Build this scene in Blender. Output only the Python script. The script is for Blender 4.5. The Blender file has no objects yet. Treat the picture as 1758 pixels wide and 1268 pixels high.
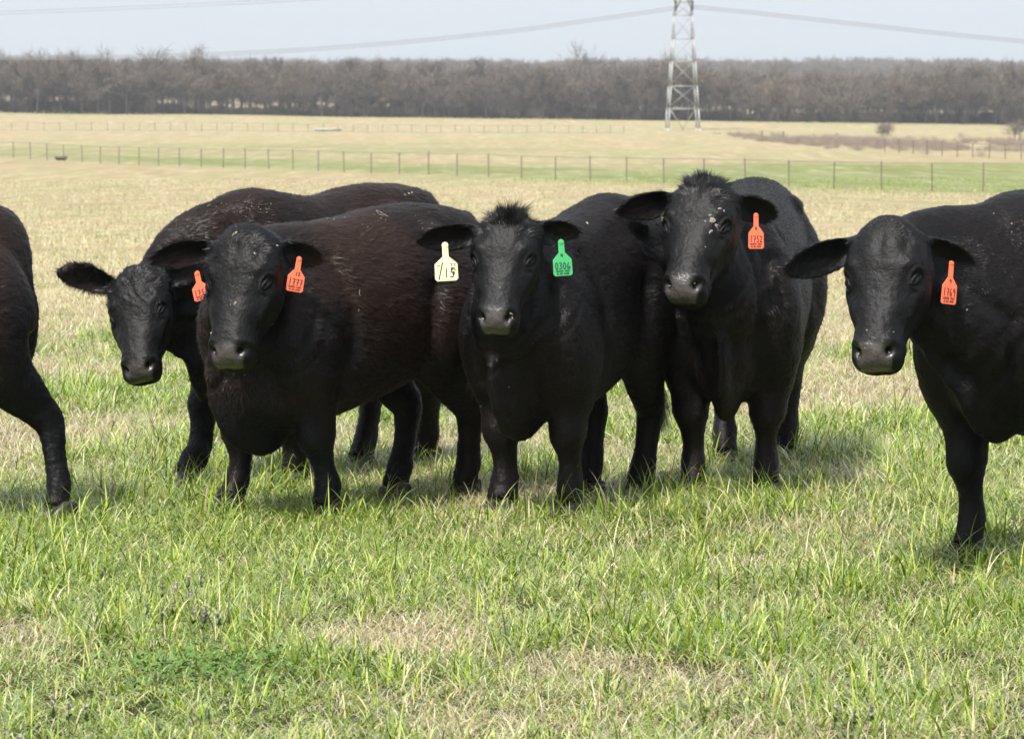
import bpy, bmesh, math, random
import numpy as np
from mathutils import Vector, Matrix
C = bpy.context.scene.collection
SC = bpy.context.scene
rng = np.random.default_rng(7)
random.seed(7)
# ------------------------------------------------------------------ camera, sky, sun, exposure
EYE = 1.75; PITCH = math.radians(4.43); FPX = 5860.0
cd = bpy.data.cameras.new('camera'); cam = bpy.data.objects.new('camera', cd); C.objects.link(cam)
cam.location = (0, 0, EYE); cam.rotation_euler = (math.pi/2 - PITCH, 0, 0)
cd.sensor_width = 36; cd.lens = FPX/1758*36; cd.clip_start = .5; cd.clip_end = 9000
cd.dof.use_dof = True; cd.dof.focus_distance = 14.3; cd.dof.aperture_fstop = 11
SC.camera = cam
SUN_DIR = Vector((-.30, -.47, .83)).normalized()
w = bpy.data.worlds.new('World'); SC.world = w; w.use_nodes = True
nt = w.node_tree; nt.nodes.clear()
sky = nt.nodes.new('ShaderNodeTexSky'); sky.sky_type = 'NISHITA'; sky.sun_disc = False
sky.sun_elevation = math.asin(SUN_DIR.z); sky.sun_rotation = math.atan2(SUN_DIR.x, SUN_DIR.y)
sky.air_density = 1.0; sky.dust_density = 3.0; sky.ozone_density = 1.5
hs = nt.nodes.new('ShaderNodeHueSaturation'); hs.inputs['Saturation'].default_value = .42; hs.inputs['Value'].default_value = 1.0
bg = nt.nodes.new('ShaderNodeBackground'); bg.inputs['Strength'].default_value = .13
out = nt.nodes.new('ShaderNodeOutputWorld')
veil = nt.nodes.new('ShaderNodeMix'); veil.data_type = 'RGBA'; veil.inputs[0].default_value = .55; veil.inputs[7].default_value = (5.6, 6.1, 6.55, 1)   # thin bright cloud over the blue
nt.links.new(sky.outputs[0], hs.inputs['Color']); nt.links.new(hs.outputs[0], veil.inputs[6]); nt.links.new(veil.outputs[2], bg.inputs['Color']); nt.links.new(bg.outputs[0], out.inputs[0])
sl = bpy.data.lights.new('sun', 'SUN'); sl.energy = 4.6; sl.angle = math.radians(2.6); sl.color = (1, .95, .87)
so = bpy.data.objects.new('sun', sl); C.objects.link(so); so.rotation_euler = SUN_DIR.to_track_quat('Z', 'Y').to_euler()
SC.view_settings.view_transform = 'Standard'; SC.view_settings.look = 'None'
SC.view_settings.gamma = 1; SC.view_settings.exposure = .62; SC.view_settings.use_curve_mapping = False
SC.render.engine = 'CYCLES'
SC.cycles.max_bounces = 6; SC.cycles.transparent_max_bounces = 6; SC.cycles.volume_bounces = 0

# ------------------------------------------------------------------ small helpers
def tag(o, label=None, cat=None, group=None, kind=None):
    if label: o['label'] = label
    if cat: o['category'] = cat
    if group: o['group'] = group
    if kind: o['kind'] = kind
    return o
def empty(name, loc=(0,0,0), rz=0):
    o = bpy.data.objects.new(name, None); C.objects.link(o); o.location = loc; o.rotation_euler = (0,0,rz); o.empty_display_size = .2
    return o
def mesh_np(name, V, Fc, mats, parent=None, smooth=False, link=True, attrs=None, loc=None):
    """V (n,3); Fc (m,3) or (m,4) int array, or list of such arrays"""
    me = bpy.data.meshes.new(name)
    V = np.asarray(V, np.float32)
    if isinstance(Fc, list) and len(Fc) and isinstance(Fc[0], np.ndarray): groups = Fc
    elif isinstance(Fc, np.ndarray): groups = [Fc]
    else: groups = None
    if groups is None:
        me.from_pydata([tuple(map(float, v)) for v in V], [], Fc)
    else:
        me.vertices.add(len(V)); me.vertices.foreach_set('co', V.ravel())
        nl = sum(g.size for g in groups); npoly = sum(len(g) for g in groups)
        me.loops.add(nl); me.polygons.add(npoly)
        me.loops.foreach_set('vertex_index', np.concatenate([g.ravel() for g in groups]).astype(np.int32))
        starts = []; off = 0
        for g in groups:
            starts.append(off + np.arange(len(g))*g.shape[1]); off += g.size
        me.polygons.foreach_set('loop_start', np.concatenate(starts).astype(np.int32))
    for a, (typ, data) in (attrs or {}).items():
        at_ = me.attributes.new(a, typ, 'POINT')
        at_.data.foreach_set('color' if typ == 'FLOAT_COLOR' else 'value', np.asarray(data, np.float32).ravel())
    me.update(calc_edges=True); me.validate()
    if smooth: me.polygons.foreach_set('use_smooth', np.ones(len(me.polygons), bool))
    for m in (mats if isinstance(mats, (list, tuple)) else [mats]): me.materials.append(m)
    o = bpy.data.objects.new(name, me)
    if link: C.objects.link(o)
    if parent: o.parent = parent
    if loc is not None: o.location = loc
    return o
_lat = np.random.default_rng(3).random((64, 64, 64)).astype(np.float32)
def noise3(p, s=1.0, oct=2):
    p = np.asarray(p, float)*s; tot = 0; amp = 1; norm = 0
    for k in range(oct):
        q = p*(2**k) + 17.3*k; i = np.floor(q).astype(int); f = q - i; f = f*f*(3-2*f)
        r = 0
        for dx in (0,1):
            for dy in (0,1):
                for dz in (0,1):
                    wgt = (f[...,0] if dx else 1-f[...,0])*(f[...,1] if dy else 1-f[...,1])*(f[...,2] if dz else 1-f[...,2])
                    r = r + wgt*_lat[(i[...,0]+dx) % 64, (i[...,1]+dy) % 64, (i[...,2]+dz) % 64]
        tot = tot + r*amp; norm += amp; amp *= .5
    return tot/norm
def noise2(x, y, s=1.0, oct=2, seed=0):
    return noise3(np.stack([np.asarray(x, float), np.asarray(y, float), np.full(np.shape(x), seed*3.7)], -1), s, oct)
PROF = [(-30,-.3),(0,-.14),(14.6,0.0),(22,.0),(30,-.10),(63,-.80),(110,-1.7),(173,-2.45),(293,-2.85),(475,-3.15),(665,-2.95),(792,-1.45),(950,-.9),(1300,0),(1800,10),(2500,19),(2900,11)]
_px = np.array([p[0] for p in PROF], float); _pz = np.array([p[1] for p in PROF], float)
def zg(x, y):
    x = np.asarray(x, float); y = np.asarray(y, float)
    z = np.interp(y, _px, _pz)
    z = z - x*.0128*np.clip((y-300)/490, 0, 1)*np.clip((2200-y)/1200, 0, 1)
    z = z + (noise2(x, y, .004, 2, 5)-.5)*7*np.clip((y-1200)/900, 0, 1)
    z = z + (noise2(x, y, .03, 2, 8)-.5)*.5*np.clip((y-60)/150, 0, 1)
    return z
_c, _s = math.cos(PITCH), math.sin(PITCH)
def at(px, py, y):
    """point at distance y seen in direction (px, py) of the photograph"""
    U = -(py-634)/FPX; r = np.array([(px-879)/FPX, _c+U*_s, -_s+U*_c]); t = y/r[1]
    return np.array([r[0]*t, y, EYE+r[2]*t])
def V3(a): return np.asarray(a, float)
def nrm(a): a = V3(a); return a/np.linalg.norm(a)

# ------------------------------------------------------------------ materials
class NT:
    def __init__(s, name):
        s.m = bpy.data.materials.new(name); s.m.use_nodes = True; s.t = s.m.node_tree; s.n = s.t.nodes
        s.p = s.n['Principled BSDF']; s.out = s.n['Material Output']
    def add(s, typ, **k):
        n = s.n.new(typ)
        for a, v in k.items():
            if a.startswith('i_'): n.inputs[int(a[2:]) if a[2:].isdigit() else a[2:].replace('_', ' ')].default_value = v
            else: setattr(n, a, v)
        return n
    def l(s, a, b): s.t.links.new(a, b)
    def mix(s, f, a, b):
        n = s.n.new('ShaderNodeMix'); n.data_type = 'RGBA'
        for sock, v in ((n.inputs[0], f), (n.inputs[6], a), (n.inputs[7], b)):
            if isinstance(v, bpy.types.NodeSocket): s.l(v, sock)
            elif isinstance(v, (tuple, list)): sock.default_value = (*v, 1)
            else: sock.default_value = v
        return n.outputs[2]
    def math(s, op, a, b=0, clamp=False):
        n = s.n.new('ShaderNodeMath'); n.operation = op; n.use_clamp = clamp
        for i, v in enumerate((a, b)):
            if isinstance(v, bpy.types.NodeSocket): s.l(v, n.inputs[i])
            else: n.inputs[i].default_value = v
        return n.outputs[0]
    def ramp(s, f, stops):
        n = s.n.new('ShaderNodeValToRGB'); e = n.color_ramp.elements
        while len(e) < len(stops): e.new(.5)
        for i, (p, c) in enumerate(stops): e[i].position = p; e[i].color = (*c, 1)
        s.l(f, n.inputs[0]); return n.outputs[0]
    def noise(s, scale, detail=3, vec=None, rough=.55):
        n = s.n.new('ShaderNodeTexNoise'); n.inputs['Scale'].default_value = scale; n.inputs['Detail'].default_value = detail; n.inputs['Roughness'].default_value = rough
        if vec is not None: s.l(vec, n.inputs['Vector'])
        return n.outputs[0]
def simple(name, col, rough=.6, metal=0, spec=.5, var=0, scale=20):
    k = NT(name); k.p.inputs['Base Color'].default_value = (*col, 1); k.p.inputs['Roughness'].default_value = rough
    k.p.inputs['Metallic'].default_value = metal; k.p.inputs['Specular IOR Level'].default_value = spec
    if var:
        tc = k.add('ShaderNodeTexCoord'); n = k.noise(scale, 3, tc.outputs['Object'])
        k.l(k.mix(n, tuple(c*(1-var) for c in col), tuple(min(1, c*(1+var)) for c in col)), k.p.inputs['Base Color'])
    return k.m

def coat_material(name, brown=0.0, fur=False):
    k = NT(name); p = k.p
    tc = k.add('ShaderNodeTexCoord'); ob = tc.outputs['Object']
    a = k.add('ShaderNodeAttribute', attribute_name='mask'); sep = k.add('ShaderNodeSeparateColor'); k.l(a.outputs['Color'], sep.inputs[0])
    n1 = k.noise(3.0, 4, ob); n2 = k.noise(26, 4, ob)
    bf = k.math('MULTIPLY', sep.outputs[0], k.math('ADD', .45, n1))
    bf = k.math('MULTIPLY', bf, 1.0, True)
    black = k.mix(n2, (.0020, .0020, .0024), (.0046, .0046, .0055))
    brn = k.mix(n2, (.0105, .0052, .0038), (.024, .0115, .0080))
    col = k.mix(bf, black, brn)
    if not fur:
        mp = k.add('ShaderNodeMapping', i_Scale=(1, 1, 1)); k.l(ob, mp.inputs[0])
        n3 = k.noise(170, 2, ob)
        bare = k.mix(n3, (.018, .016, .016), k.mix(n2, (.045, .038, .035), (.13, .112, .103)))
        col = k.mix(sep.outputs[1], col, bare)
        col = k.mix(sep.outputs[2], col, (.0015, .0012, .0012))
        # dusty specks
        vo = k.add('ShaderNodeTexNoise'); vo.inputs['Scale'].default_value = 75; vo.inputs['Detail'].default_value = 1; k.l(ob, vo.inputs['Vector'])
        sp = k.math('GREATER_THAN', vo.outputs[0], .81)
        col = k.mix(k.math('MULTIPLY', sp, .25), col, (.10, .09, .07))
        n4 = k.noise(60, 3, ob); n5 = k.noise(9, 3, ob)
        b = k.add('ShaderNodeBump', i_Strength=.45, i_Distance=.008); k.l(k.math('ADD', n4, k.math('MULTIPLY', n5, 1.2)), b.inputs['Height'])
        b2 = k.add('ShaderNodeBump', i_Strength=.3, i_Distance=.002); k.l(n3, b2.inputs['Height']); k.l(b.outputs[0], b2.inputs['Normal'])
        k.l(b2.outputs[0], p.inputs['Normal'])
        k.l(k.math('SUBTRACT', .52, k.math('MULTIPLY', sep.outputs[1], .27)), p.inputs['Roughness'])
        p.inputs['Specular IOR Level'].default_value = .06
        hd = k.add('ShaderNodeAttribute', attribute_name='head')
        k.l(k.math('ADD', k.math('ADD', .15, k.math('MULTIPLY', hd.outputs['Fac'], .04)), k.math('MULTIPLY', k.math('MULTIPLY', sep.outputs[1], k.math('SUBTRACT', 1.0, sep.outputs[2])), .34)), p.inputs['Specular IOR Level'])
        col = k.mix(k.math('MULTIPLY', hd.outputs['Fac'], k.math('SUBTRACT', 1.0, k.math('MAXIMUM', sep.outputs[1], sep.outputs[2]))), col, k.mix(n2, (.0018, .0018, .0020), (.0046, .0045, .0050)))
    else:
        g2 = k.math('MULTIPLY', sep.outputs[1], sep.outputs[1])
        lt = k.mix(bf, (.0145, .0142, .0158), (.044, .025, .018))
        col = k.mix(g2, col, lt)
        p.inputs['Roughness'].default_value = .42; p.inputs['Specular IOR Level'].default_value = .22
    k.l(col, p.inputs['Base Color'])
    p.inputs['Sheen Weight'].default_value = .0; p.inputs['Sheen Roughness'].default_value = .5
    return k.m
M_skin = coat_material('cattle_coat'); M_fur = coat_material('cattle_fur', fur=True)
M_eye = simple('eye_dark', (.004, .003, .003), .08, 0, .6)
M_lid = simple('eyelid', (.012, .011, .011), .45)
M_hoof = simple('hoof_horn', (.02, .018, .016), .5, var=.4)
M_switch = simple('tail_hair', (.014, .008, .006), .5)

# ------------------------------------------------------------------ cattle
def resample(ctrl, n):
    """catmull-rom through rows of ctrl -> n rows"""
    c = np.asarray(ctrl, float); k = len(c); t = np.linspace(0, k-1, n); i = np.clip(np.floor(t).astype(int), 0, k-2); f = (t-i)[:, None]
    p0 = c[np.clip(i-1, 0, k-1)]; p1 = c[i]; p2 = c[i+1]; p3 = c[np.clip(i+2, 0, k-1)]
    return .5*((2*p1)+(-p0+p2)*f+(2*p0-5*p1+4*p2-p3)*f*f+(-p0+3*p1-3*p2+p3)*f**3)
class Acc:
    def __init__(s): s.V = []; s.F = []; s.n = 0
    def loft(s, P, S, U, hs, hu, e=2.0, taper=0.0, nseg=28):
        """rings at P with side dirs S, up dirs U, half sizes; closed with caps"""
        th = np.linspace(0, 2*np.pi, nseg, endpoint=False)
        cx = np.sign(np.cos(th))*np.abs(np.cos(th))**(2/e); cy = np.sign(np.sin(th))*np.abs(np.sin(th))**(2/e)
        m = len(P); base = s.n
        tp = taper if np.ndim(taper) else np.full(m, taper)
        for i in range(m):
            ring = P[i] + np.outer(cx*(1+tp[i]*cy)*hs[i], S[i]) + np.outer(cy*hu[i], U[i])
            s.V.append(ring)
        s.V.append(P[:1]); s.V.append(P[-1:])
        for i in range(m-1):
            for j in range(nseg):
                a = base+i*nseg+j; b = base+i*nseg+(j+1) % nseg; s.F.append((a, b, b+nseg, a+nseg))
        c0 = base+m*nseg; c1 = c0+1
        for j in range(nseg):
            s.F.append((c0, base+(j+1) % nseg, base+j)); s.F.append((c1, base+(m-1)*nseg+j, base+(m-1)*nseg+(j+1) % nseg))
        s.n += m*nseg+2
    def tube(s, rows, n=24, side=(0,1,0), e=2.1, taper=0.0, nseg=24):
        """rows: x,y,z,rside,rfore ; frames from path tangent with fixed side hint"""
        R = resample(rows, n); P = R[:, :3]; T = np.gradient(P, axis=0); T /= np.linalg.norm(T, axis=1)[:, None]
        sd = np.tile(nrm(side), (len(P), 1)) if np.ndim(side) == 1 else resample(side, n)
        U = np.cross(sd, T); U /= np.linalg.norm(U, axis=1)[:, None]; S = np.cross(T, U)
        s.loft(P, S, U, R[:, 3], R[:, 4], e, taper, nseg)
    def ball(s, c, r, A=None):
        A = np.eye(3) if A is None else np.asarray(A)
        m = 12; ph = np.linspace(.08, np.pi-.08, m)
        P = np.array([V3(c)+A[0]*(-math.cos(q))*r[0] for q in ph])
        s.loft(P, np.tile(A[1], (m, 1)), np.tile(A[2], (m, 1)), np.sin(ph)*r[1], np.sin(ph)*r[2], 2.0, 0, 20)
    def sheet(s, G0, G1):
        """closed slab between two grids (m,n,3)"""
        m, n = G0.shape[:2]; b = s.n; s.V.append(G0.reshape(-1, 3)); s.V.append(G1.reshape(-1, 3)); k = m*n
        for i in range(m-1):
            for j in range(n-1):
                a = b+i*n+j; s.F.append((a, a+1, a+1+n, a+n)); s.F.append((a+k, a+n+k, a+1+n+k, a+1+k))
        def edge(ids):
            for p, q in zip(ids[:-1], ids[1:]): s.F.append((p, p+k, q+k, q))
        edge([b+j for j in range(n)]); edge([b+(m-1)*n+j for j in range(n-1, -1, -1)])
        edge([b+i*n for i in range(m-1, -1, -1)]); edge([b+i*n+n-1 for i in range(m)])
        s.n += 2*k

FR = [ # torso rows: x, zc, hh, hw  (front leg x=.45, hind leg x=-.60)
 (-.90, 1.06, .10, .10), (-.87, 1.03, .21, .17), (-.80, 1.00, .285, .225), (-.66, .975, .335, .262), (-.48, .945, .375, .285),
 (-.25, .900, .400, .305), (.00, .860, .415, .318), (.22, .835, .425, .306), (.40, .825, .430, .280), (.52, .825, .415, .245),
 (.63, .82, .38, .195), (.72, .80, .31, .135), (.78, .78, .21, .08)]

def nrmr(A): return A/(np.linalg.norm(A, axis=1)[:, None]+1e-9)
def rotz(h):
    c, s = math.cos(h), math.sin(h); return np.array([[c, -s, 0], [s, c, 0], [0, 0, 1]])

def build_cow(name, label, group, front, hind, H=1.0, W=1.0, head=None, brown=(0, 0), fur_n=105000, topknot=0, tail=True, vox=.0075, seed=1, hiphi=0.0, tailside=1, Zw=0.0, curl=0, furl=1.0, parts_eye=(1, 1), fx=0.0, hx=0.0, swing=None, LW=1.0, bk=0.0, hz=.66):
    """front/hind: ((x,y) left foot, (x,y) right foot) in world; head: dict with poll, nose, roll, ears"""
    rg = np.random.default_rng(seed)
    fl, fr = V3(front[0]), V3(front[1]); hl, hr = V3(hind[0]), V3(hind[1])
    fm = (fl+fr)/2; hm = (hl+hr)/2; d = fm-hm; hd = math.atan2(d[1], d[0]); mid = (fm+hm)/2
    root = empty(name, (mid[0], mid[1], float(zg(mid[0], mid[1]))), hd); tag(root, label, 'cow', group)
    R = rotz(hd); z0 = float(zg(mid[0], mid[1]))
    def loc(p):
        p = V3(p); q = np.array([p[0]-mid[0], p[1]-mid[1], (p[2] if len(p) > 2 else z0)-z0]); return R.T @ q
    half = np.linalg.norm(d)/2; xf, xh = half+fx, -half+hx
    def mx(x):
        x = float(x)
        if x > .45: return xf+(x-.45)*H
        if x < -.6: return xh+(x+.6)*H
        return xh+(x+.6)/1.05*(xf-xh)
    A = Acc()
    # torso
    rows = []
    for x, zc, hh, hw in FR:
        top = zc+hh; bot = zc-hh; top += hiphi*np.clip((-x)/.5, 0, 1)
        top += Zw*np.clip((x)/.4, 0, 1); bot += bk*.8*np.clip((x-.1)/.35, 0, 1)
        zc2, hh2 = (top+bot)/2, (top-bot)/2
        rows.append((mx(x), 0, zc2*H, hw*H*W, hh2*H))
    Rr = resample(rows, 46); P = Rr[:, :3]; m = len(P)
    A.loft(P, np.tile([0, 1., 0], (m, 1)), np.tile([0, 0, 1.], (m, 1)), Rr[:, 3], Rr[:, 4], 2.35, -.10, 40)
    # legs
    def leg(rows, foot, sgn, zr):
        rr = []
        base = rows[-1]
        fx_, fy = foot[0]-mx(base[0]), foot[1]-sgn*base[1]*H*W
        for (x, y, z, rs, rf) in rows:
            k = np.clip((zr-z)/zr, 0, 1); lw = 1+(LW*1.02-1)*np.clip((.75-z)/.2, 0, 1)
            rr.append((mx(x)+fx_*k, sgn*y*H*W+fy*k, z*H, rs*H*lw, rf*H*(1+(lw-1)*.75)))
        return rr
    fleg = [(.42, .13, 1.10, .07, .12), (.46, .175, .95, .115, .19), (.49, .205, .80, .13, .20), (.47, .21, .66, .128, .168), (.445, .20, .54, .106, .125), (.45, .19, .44, .080, .092),
            (.465, .185, .355, .080, .088), (.455, .182, .285, .056, .060), (.45, .18, .22, .046, .050), (.45, .18, .155, .054, .060), (.47, .18, .10, .053, .058), (.49, .18, .055, .062, .070)]
    hleg = [(-.42, .12, 1.12, .10, .18), (-.50, .17, .98, .14, .25), (-.52, .205, .84, .150, .26), (-.50, .215, .70, .125, .21), (-.55, .205, .58, .092, .14), (-.62, .19, .48, .066, .098),
            (-.675, .182, .40, .058, .080), (-.665, .18, .32, .050, .064), (-.64, .18, .22, .048, .054), (-.625, .18, .155, .055, .060), (-.60, .18, .10, .052, .058), (-.58, .18, .055, .060, .070)]
    feet = []
    for sgn, ft in ((1, fl), (-1, fr)):
        f = loc(ft); A.tube(leg(fleg, f, sgn, .62), 40, (0, sgn, 0)); feet.append(f)
    for sgn, ft in ((1, hl), (-1, hr)):
        f = loc(ft); ko = float(np.clip((hz-.80)/hz, 0, 1))*(f[0]-mx(-.58)); A.ball((mx(-.735)+ko, sgn*.115*H*W, .80*H), (.125*H, .115*H, .25*H)); A.tube(leg(hleg, f, sgn, hz), 40, (0, sgn, 0)); feet.append(f)
    # hip bones
    for sgn in (1, -1): A.ball((mx(-.42), sgn*.17*H*W, (1.185+hiphi*.8)*H), (.10*H, .08*H, .06*H))
    # brisket
    A.ball((xf+.13*H, 0, .56*H+bk), (.19*H, .105*H, .17*H)); A.ball((xf+.10*H, 0, .45*H+bk*1.3), (.17*H, .06*H, .125*H))
    # tail
    tl = []
    if tail and swing:
        tx = mx(-.905); sw_ = [loc(p) for p in swing]
        tl = [(tx+.06, 0, 1.24*H+hiphi, .05, .05), (tx-.015, 0, 1.20*H+hiphi*.8, .034, .034)]+[(*p, r0, r0) for p, r0 in zip(sw_, (.026, .02, .016, .013))]
        A.tube(tl, 24, (0, 1, 0), nseg=10)
    elif tail:
        tx = mx(-.905)
        tl = [(tx+.06, 0, 1.24*H+hiphi, .05, .05), (tx-.015, 0, 1.20*H+hiphi*.8, .034, .034), (tx-.045, 0, 1.02*H, .026, .026), (tx-.04, .01*tailside, .80*H, .020, .02), (tx-.03, .03*tailside, .62*H, .016, .016), (tx-.02, .05*tailside, .50*H, .013, .013)]
        A.tube(tl, 24, (0, 1, 0), nseg=10)
    segs = [(V3((xh-.3, 0, .9)), V3((xf, 0, .85)), V3((-1, 0, -.35)))]
    hdn = None
    if head:
        Pp = loc(head['poll']); Nn = loc(head['nose']); a = nrm(Nn-Pp); L = np.linalg.norm(Nn-Pp); q = L/.50
        yaw = math.radians(head['yaw']); fwd = V3((-math.sin(yaw), -math.cos(yaw), 0)); lf = V3((math.cos(yaw), -math.sin(yaw), 0))
        rl = math.radians(head.get('roll', 0)); lf = lf*math.cos(rl)+V3((0, 0, math.sin(rl)))
        lf = R.T @ lf; s = nrm(lf-a*np.dot(lf, a)); n = nrm(np.cross(a, s)) # dorsal
        if np.dot(n, R.T @ fwd) < 0: n = -n
        q *= head.get('k', 1.0)
        def hp(aa, ss, nn): return Pp+(a*aa+s*ss*head.get('wk', 1.0)+n*nn)*q
        hr_ = [ # a, dorsal, ventral, half width, taper
         (-.045, -.045, -.12, .035, .0), (-.03, -.02, -.16, .072, .0), (.005, .0, -.20, .108, .0), (.05, .014, -.235, .136, .05), (.10, .022, -.265, .152, .08), (.16, .020, -.285, .158, .10), (.215, .010, -.295, .154, .10),
         (.27, .004, -.290, .144, .06), (.33, .002, -.260, .124, .02), (.39, .002, -.215, .104, .0), (.44, .002, -.180, .096, .0), (.48, .000, -.172, .099, -.02), (.515, -.010, -.170, .099, -.02), (.545, -.028, -.165, .090, 0), (.566, -.060, -.148, .064, 0)]
        HR = resample(hr_, 40); Pc = np.array([hp(r[0], 0, (r[1]+r[2])/2) for r in HR])
        A.loft(Pc, np.tile(s, (40, 1)), np.tile(n, (40, 1)), HR[:, 3]*q*head.get('wk', 1), (HR[:, 1]-HR[:, 2])/2*q, 2.45, HR[:, 4], 40)
        # neck
        Hc = hp(.11, 0, -.15); fwl = R.T @ fwd
        N0 = V3((xf+.02, 0, .88*H+Zw*.6)); N1 = V3((xf+.27*H, 0, .92*H+Zw)); N3 = Hc; N2 = Hc-(fwl*.9+n*.1)*.20*H
        t = np.linspace(0, 1, 26)[:, None]
        B = (1-t)**3*N0+3*(1-t)**2*t*N1+3*(1-t)*t*t*N2+t**3*N3
        T = np.gradient(B, axis=0); T /= np.linalg.norm(T, axis=1)[:, None]
        t = t[:, 0]; hs_ = np.interp(t, [0, .3, .6, .85, 1], [.245, .195, .140, .108, .095])*H*W; hu = np.interp(t, [0, .3, .6, .85, 1], [.36, .32, .255, .18, .135])*H
        sd = np.tile([0, 1., 0], (26, 1))*(1-t)[:, None]+s*t[:, None]; U = np.cross(T, sd); U /= np.linalg.norm(U, axis=1)[:, None]; U *= np.sign(U[:, 2:3]); S = np.cross(U, T)
        A.loft(B, S, U, hs_, hu, 2.2, -.12, 32)
        # dewlap keel
        ks = hp(.20, 0, -.25); k2 = V3((xf+.30*H, 0, .66*H)); k3 = V3((xf+.22*H, 0, .46*H+bk*1.2)); k4 = V3((xf+.04*H, 0, .40*H+bk*1.4))
        mid1 = (ks+k2)/2-V3((.03, 0, .02))
        kk = [(*ks, .030, .06), (*mid1, .030, .10), (*k2, .036, .11), (*k3, .040, .10), (*k4, .045, .06)]
        A.tube(kk, 26, (0, 1, 0), nseg=16)
        # ears
        ears = []
        for sg, e in ((1, head.get('earL')), (-1, head.get('earR'))):
            if e is None: continue
            b0 = hp(.055, sg*.105, -.085); tip = loc(e['tip']); ax = tip-b0; Le = np.linalg.norm(ax); ax /= Le
            o = nrm(R.T @ V3(e.get('open', (0, -1, -.25)))); o = nrm(o-ax*np.dot(o, ax)); ac = np.cross(ax, o)
            tt = np.linspace(0, 1, 22); uu = np.linspace(-1, 1, 15); Wd = e.get('w', .060)*H; cup = e.get('cup', .035)*H; droop = e.get('droop', .0)
            wp = Wd*np.interp(tt, [0, .12, .3, .5, .7, .85, .95, 1], [.42, .60, .88, 1., .93, .70, .42, .16])
            cc = cup*np.interp(tt, [0, .3, .7, 1], [1.3, 1.1, .6, .15])
            Gm = np.zeros((22, 15, 3))
            for i_, t_ in enumerate(tt):
                ctr = b0+ax*Le*t_+V3((0, 0, 1))*droop*math.sin(math.pi*t_)
                for j_, u_ in enumerate(uu):
                    Gm[i_, j_] = ctr+ac*wp[i_]*math.sin(u_*1.35)/math.sin(1.35)*(1.0 if wp[i_] > 0 else 0)-o*cc[i_]*(math.cos(u_*1.45)-.25)
            th = .0095*H
            A.sheet(Gm-o*th, Gm+o*th); A.sheet
            A.tube([(*hp(.05, sg*.07, -.09), .05, .05), (*b0, .046, .046), (*(b0+ax*Le*.16-o*cup*.6), .034, .034)], 10, o, nseg=14)
            ears.append((b0, tip, ax, o))
    # fuse into one continuous skin
    V = np.concatenate(A.V); me = bpy.data.meshes.new('body'); me.from_pydata(V.tolist(), [], A.F); me.update()
    bm = bmesh.new(); bm.from_mesh(me); bmesh.ops.recalc_face_normals(bm, faces=bm.faces); bm.to_mesh(me); bm.free()
    tmp = bpy.data.objects.new('tmp', me); C.objects.link(tmp)
    md = tmp.modifiers.new('r', 'REMESH'); md.mode = 'VOXEL'; md.voxel_size = vox; md.use_smooth_shade = True
    dg = bpy.context.evaluated_depsgraph_get(); me2 = bpy.data.meshes.new_from_object(tmp.evaluated_get(dg))
    bpy.data.objects.remove(tmp); bpy.data.meshes.remove(me)
    nv = len(me2.vertices); V = np.empty(nv*3, np.float32); me2.vertices.foreach_get('co', V); V = V.reshape(-1, 3).astype(float)
    ne = len(me2.edges); E_ = np.empty(ne*2, np.int32); me2.edges.foreach_get('vertices', E_); E_ = E_.reshape(-1, 2)
    deg = np.bincount(E_.ravel(), minlength=nv)[:, None].astype(float)
    def nb(X):
        o = np.empty_like(X)
        for c_ in range(X.shape[1]): o[:, c_] = np.bincount(E_[:, 0], X[E_[:, 1], c_], nv)+np.bincount(E_[:, 1], X[E_[:, 0], c_], nv)
        return o/deg
    wt = np.ones(nv)
    inv = None
    if head:
        rel = V-Pp; ha = rel@a/q; hsd = rel@s/q/head.get('wk', 1); hn = rel@n/q
        inhead = (ha > -.06) & (hn > -.30) & (np.abs(hsd) < .19) & (ha < .62)
        wt[inhead] = .45
        for b0, tip, ax, o in ears:
            r_ = V-b0; t_ = r_@ax; dd = np.linalg.norm(r_-np.outer(t_, ax), axis=1)
            wt[(t_ > .05) & (dd < .11) & (t_ < .3)] = .12
    for it in range(26): V = V+(nb(V)-V)*(.55*wt)[:, None]
    me2.vertices.foreach_set('co', V.astype(np.float32).ravel()); me2.update()
    N = np.empty(nv*3, np.float32); me2.vertices.foreach_get('normal', N); N = N.reshape(-1, 3).astype(float)
    D = np.zeros(nv)
    off = seed*5.1
    D += (noise3(V+off, 5, 2)-.5)*.020*(~inhead if head else 1)+(noise3(V+off, 22, 2)-.5)*.006
    wv = V*V3((1, 1, 2.2))+noise3(V+off, 9, 1)[:, None]*.10
    D += (np.abs(noise3(wv, 34, 1)-.5)*2-.45)*.0045*furl*(~inhead if head else 1)
    # muscle grooves
    def groove(pts, wd, amp):
        nonlocal D
        pts = [V3(p) for p in pts]; dm = np.full(nv, 9.)
        for p, r_ in zip(pts[:-1], pts[1:]):
            dd = r_-p; t_ = np.clip(((V-p)@dd)/(dd@dd), 0, 1); dm = np.minimum(dm, np.linalg.norm(V-p-np.outer(t_, dd), axis=1))
        D += -amp*np.exp(-(dm/wd)**2)*(1.25 if wd > .025 else 1)
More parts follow.
